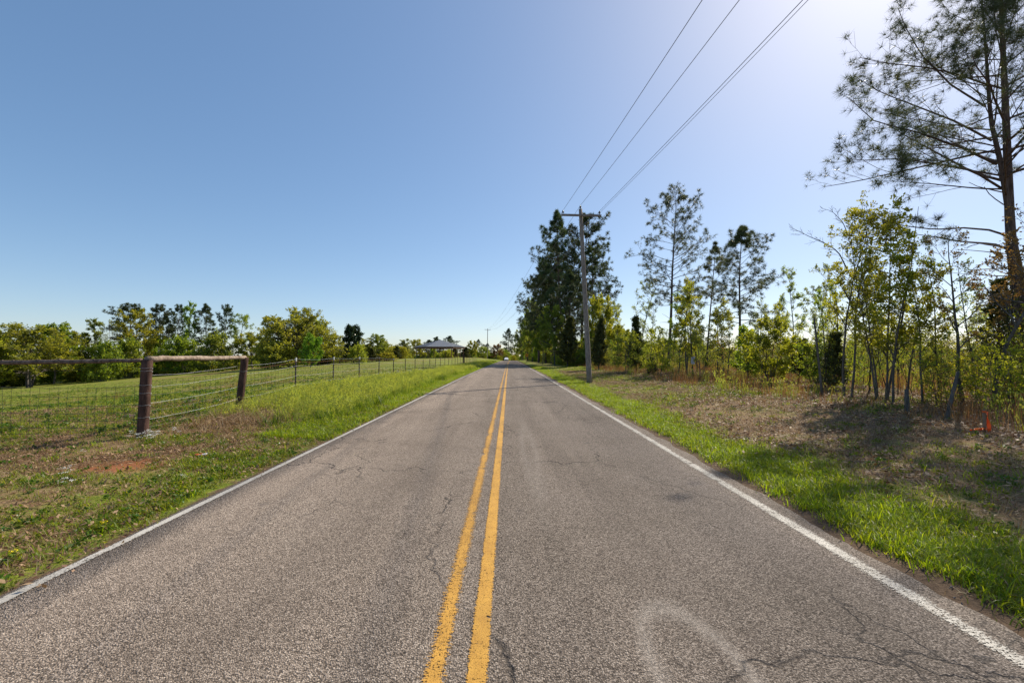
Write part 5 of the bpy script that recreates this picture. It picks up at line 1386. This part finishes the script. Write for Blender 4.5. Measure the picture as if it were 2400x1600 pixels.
# the slim trunk it hangs on
nx_, ny_ = np0[0] + .05, 29.62
loc = (nx_, ny_, z1(nx_, ny_))
put_tree('young_tree', 'slim dark trunk holding the small white notice', 'tree', loc, tree_meshes(decid(881, 6.2, .9, .45, 1, 10, .1, 1300, 'column', .06, twig=.006, wob=.012), 'bark_dark', 'leaf_spring', ''), 0, (1, 1, 1), GN_)

# surveyor's stake with orange ribbon
M['ribbon'] = leaf_mat('ribbon', [(.85, .10, .03), (.90, .14, .04), (.95, .20, .06)], .35, (1, .9, .8), .4, .3)
sp = on_ground(2308, 1018)
sk = thing('survey_stake', 'wooden survey stake with bright orange ribbon at the right wood edge', 'stake', (sp[0], sp[1], z1(sp[0], sp[1])), R(-35))
hs_ = 56 / FPX * sp[1]
m = MB(); m.box((0, 0, hs_ / 2 - .08), (.038, .02, hs_ + .16)); m.add([(-.019, -.01, hs_), (.019, -.01, hs_), (.019, .01, hs_), (-.019, .01, hs_), (0, 0, hs_ + .02)], [(0, 1, 4), (1, 2, 4), (2, 3, 4), (3, 0, 4)]); m.build('stake', M['wood_new'], sk)
m = MB(); m.tube([(0, 0, hs_ - .035), (0, 0, hs_ - .005)], .026, 8); m.build('ribbon_knot', M['ribbon'], sk)
def ribbon(path, w, name):
    V, F, rr_ = [], [], random.Random(6)
    for k, p in enumerate(path):
        a = .5 + k * .55
        d = Vector((math.cos(a), math.sin(a), rr_.uniform(-.3, .3))) * w * .5
        V += [Vector(p) + d, Vector(p) - d]
    for k in range(len(path) - 1): F.append((2 * k, 2 * k + 1, 2 * k + 3, 2 * k + 2))
    me = mk_mesh(name, np.array([tuple(v) for v in V]), [np.array(F)], M['ribbon'], True, {'v': np.linspace(0, 1, len(V))})
    o = link(name, me, sk); s = o.modifiers.new('thick', 'SOLIDIFY'); s.thickness = .002
ribbon([(.03, -.012, hs_ - .02), (.04, -.015, hs_ * .85), (.038, -.02, hs_ * .7), (.045, -.02, hs_ * .55), (.05, -.022, hs_ * .4), (.055, -.025, hs_ * .25), (.05, -.03, hs_ * .12)], .055, 'ribbon_tail')
ribbon([(.05, -.03, .11), (.02, -.05, .09), (-.02, -.06, .12), (-.06, -.075, .08), (-.10, -.085, .11), (-.14, -.10, .075), (-.18, -.11, .09), (-.21, -.12, .06)], .08, 'ribbon_heap')

# dark grass tussocks in the tall grass, each one plant
def plant(name, label, cat, me, x, y, s, part, group):
    e = thing(name, label, cat, (x, y, z1(x, y) - .01), prng.uniform(0, 6.28), group, (s, s, s)); link(part, me, e); return e
for i, (px, py, s, lab) in enumerate(((632, 1000, 1.0, 'dark green grass tussock nearest the leaning wooden post'), (830, 962, 1.0, 'dark green grass tussock halfway along the tall verge grass'), (962, 912, 1.25, 'large dark grass tussock bulging toward the road near the pole shadow'), (1010, 898, 1.1, 'dark grass tussock just beyond the large bulging one'), (520, 1046, .5, 'small dark tuft in the straw below the leaning post'), (705, 945, .9, 'broad-leaved dark weed clump near the first metal post'), (880, 948, 1.1, 'dark grass tussock low on the road side of the tall grass'), (1035, 890, 1.2, 'dark grass tussock in the tall grass near the far tree shadow'), (760, 985, .8, 'small dark tussock at the road side below the tall grass'), (1062, 878, 1.3, 'farthest dark grass tussock before the shaded road'))):
    p = on_ground(px, py); plant('grass_tussock', lab, 'grass tussock', G_dark[i % 4], p[0], p[1], s, 'blades', 'dark grass tussocks')

# white flowering weeds, yellow flowers
def flower_meshes(seed, n, h, mat, head, dome):
    rng = np.random.default_rng(seed); m = MB(); V = []; hp = []
    for k in range(n):
        a = rng.uniform(0, 6.28); r = h * rng.uniform(.05, .4); top = (math.cos(a) * r, math.sin(a) * r, h * rng.uniform(.6, 1.05))
        m.tube([(top[0] * .15, top[1] * .15, -.02), (top[0] * .5, top[1] * .5, top[2] * .55), top], .0025, 4); hp.append(top)
    st = m.mesh('stems', M['grass'])
    a_ = st.attributes.new('v', 'FLOAT', 'POINT'); a_.data.foreach_set('value', np.full(len(st.vertices), .6, np.float32))
    pos = np.concatenate([np.array(p) + np.stack([rng.normal(0, head, 22), rng.normal(0, head, 22), rng.uniform(-.3, .3, 22) * head], 1) for p in hp])
    V, Q = kites(rng, pos, head * .55, 2.0, None, .8)
    fl = mk_mesh('blossom', V, [Q], M[mat], False, {'v': np.repeat(rng.random(len(pos)), 4)})
    return st, fl
FW = [flower_meshes(700 + k, 4 + k, .26, 'petal_white', .027, 1) for k in range(3)]
FYm = flower_meshes(710, 1, .11, 'petal_yellow', .02, 0)
LV = [weed(720 + k, 26, .09, .06, 'grass') for k in range(2)]
def flower(px, py, s, label, group, ms):
    p = on_ground(px, py); e = thing('flowering_weed', label, 'flower', (p[0], p[1], z1(p[0], p[1])), prng.uniform(0, 6.28), group, (s, s, s))
    link('stems', ms[0], e); link('blossom', ms[1], e); link('leaves', LV[prng.randrange(2)], e)
foot = 'white flowering weed in the cluster at the foot of the corner post'
for k, (px, py, s) in enumerate(((312, 1036, .8), (338, 1045, .9), (352, 1036, .85), (362, 1042, .8), (345, 1028, .7), (372, 1030, .7))):
    flower(px, py, s, foot, 'white flowers at the corner post foot', FW[k % 3])
flower(405, 1030, .9, 'white flowering weed between the corner post and the dead grass heap', 'white flowering weeds', FW[0])
flower(152, 1128, .75, 'tall white flowering weed left of the bare red clay patch, upper', 'white flowering weeds', FW[2])
flower(160, 1150, .6, 'white flowering weed left of the bare red clay patch, lower', 'white flowering weeds', FW[1])
flower(425, 1130, .4, 'small white flower right of the bare red clay patch', 'white flowering weeds', FW[0])
flower(190, 1068, .4, 'small white flower alone between the clay patch and the fence netting', 'white flowering weeds', FW[0])
for k in range(14):   # far patch of white blossom along the fence
    Y = 26 + k * 1.1 + prng.uniform(-.5, .5); X = FX + prng.uniform(-.6, .7)
    e = thing('flowering_weed', 'white blossom in the patch along the far fence foot', 'flower', (X, Y, z1(X, Y)), prng.uniform(0, 6.28), 'white blossom along the far fence', (1.6, 1.6, 1.5))
    link('stems', FW[k % 3][0], e); link('blossom', FW[k % 3][1], e)
flower(245, 1246, .9, 'yellow dandelion near the left road edge', 'yellow flowers', FYm)
flower(32, 1318, .9, 'yellow dandelion at the lower left corner of the verge', 'yellow flowers', FYm)

# crushed drinks can
M['can'] = None
t = NT('can_paint'); v = t.coord(); f = t.noise(v, 22, 2)
M['can'] = t.done(t.bsdf(t.ramp(f, [(.47, (.62, .08, .04)), (.53, (.72, .70, .68))], 'CONSTANT'), .35, .5))
p = on_ground(472, 1071)
lit = thing('crushed_can', 'crushed red and white can lying on the left verge', 'litter', (p[0], p[1], z1(p[0], p[1]) + .035), R(20))
rr = random.Random(12); m = MB()
m.tube([(-.085, 0, 0), (-.06, .004, .004), (-.03, -.006, -.004), (0, .006, .006), (.03, -.004, -.003), (.06, .0, .002), (.085, .004, 0)], [.03, .036, .031, .027, .033, .036, .029], 10, True, .12, rr, .7); m.build('body', M['can'], lit)
m = MB(); m.lathe((.083, .004, 0), [(.028, 0), (.03, .006), (.024, .009)], 10, (1, 0, 0)); m.build('lid', M['chrome'], lit)
# dung / dark clods in the pasture
for px, py, lab in ((303, 978, 'dark brown clod of earth in the pasture left of the corner post'), (447, 941, 'dark brown clod of earth in the pasture between the two wooden posts')):
    p = on_ground(px, py); m = MB(); m.lathe((0, 0, -.03), [(.22, 0), (.2, .05), (.12, .09), (.04, .1)], 11); 
    for i_ in range(len(m.v)): m.v[i_] = tuple(c_ * rr.uniform(.85, 1.15) for c_ in m.v[i_])
    o = m.build('earth_clod', simple_mat('clod', (.03, .02, .015), (.10, .06, .045), 14), None, True); o.location = (p[0], p[1], z1(p[0], p[1])); tag(o, lab, 'earth clod')
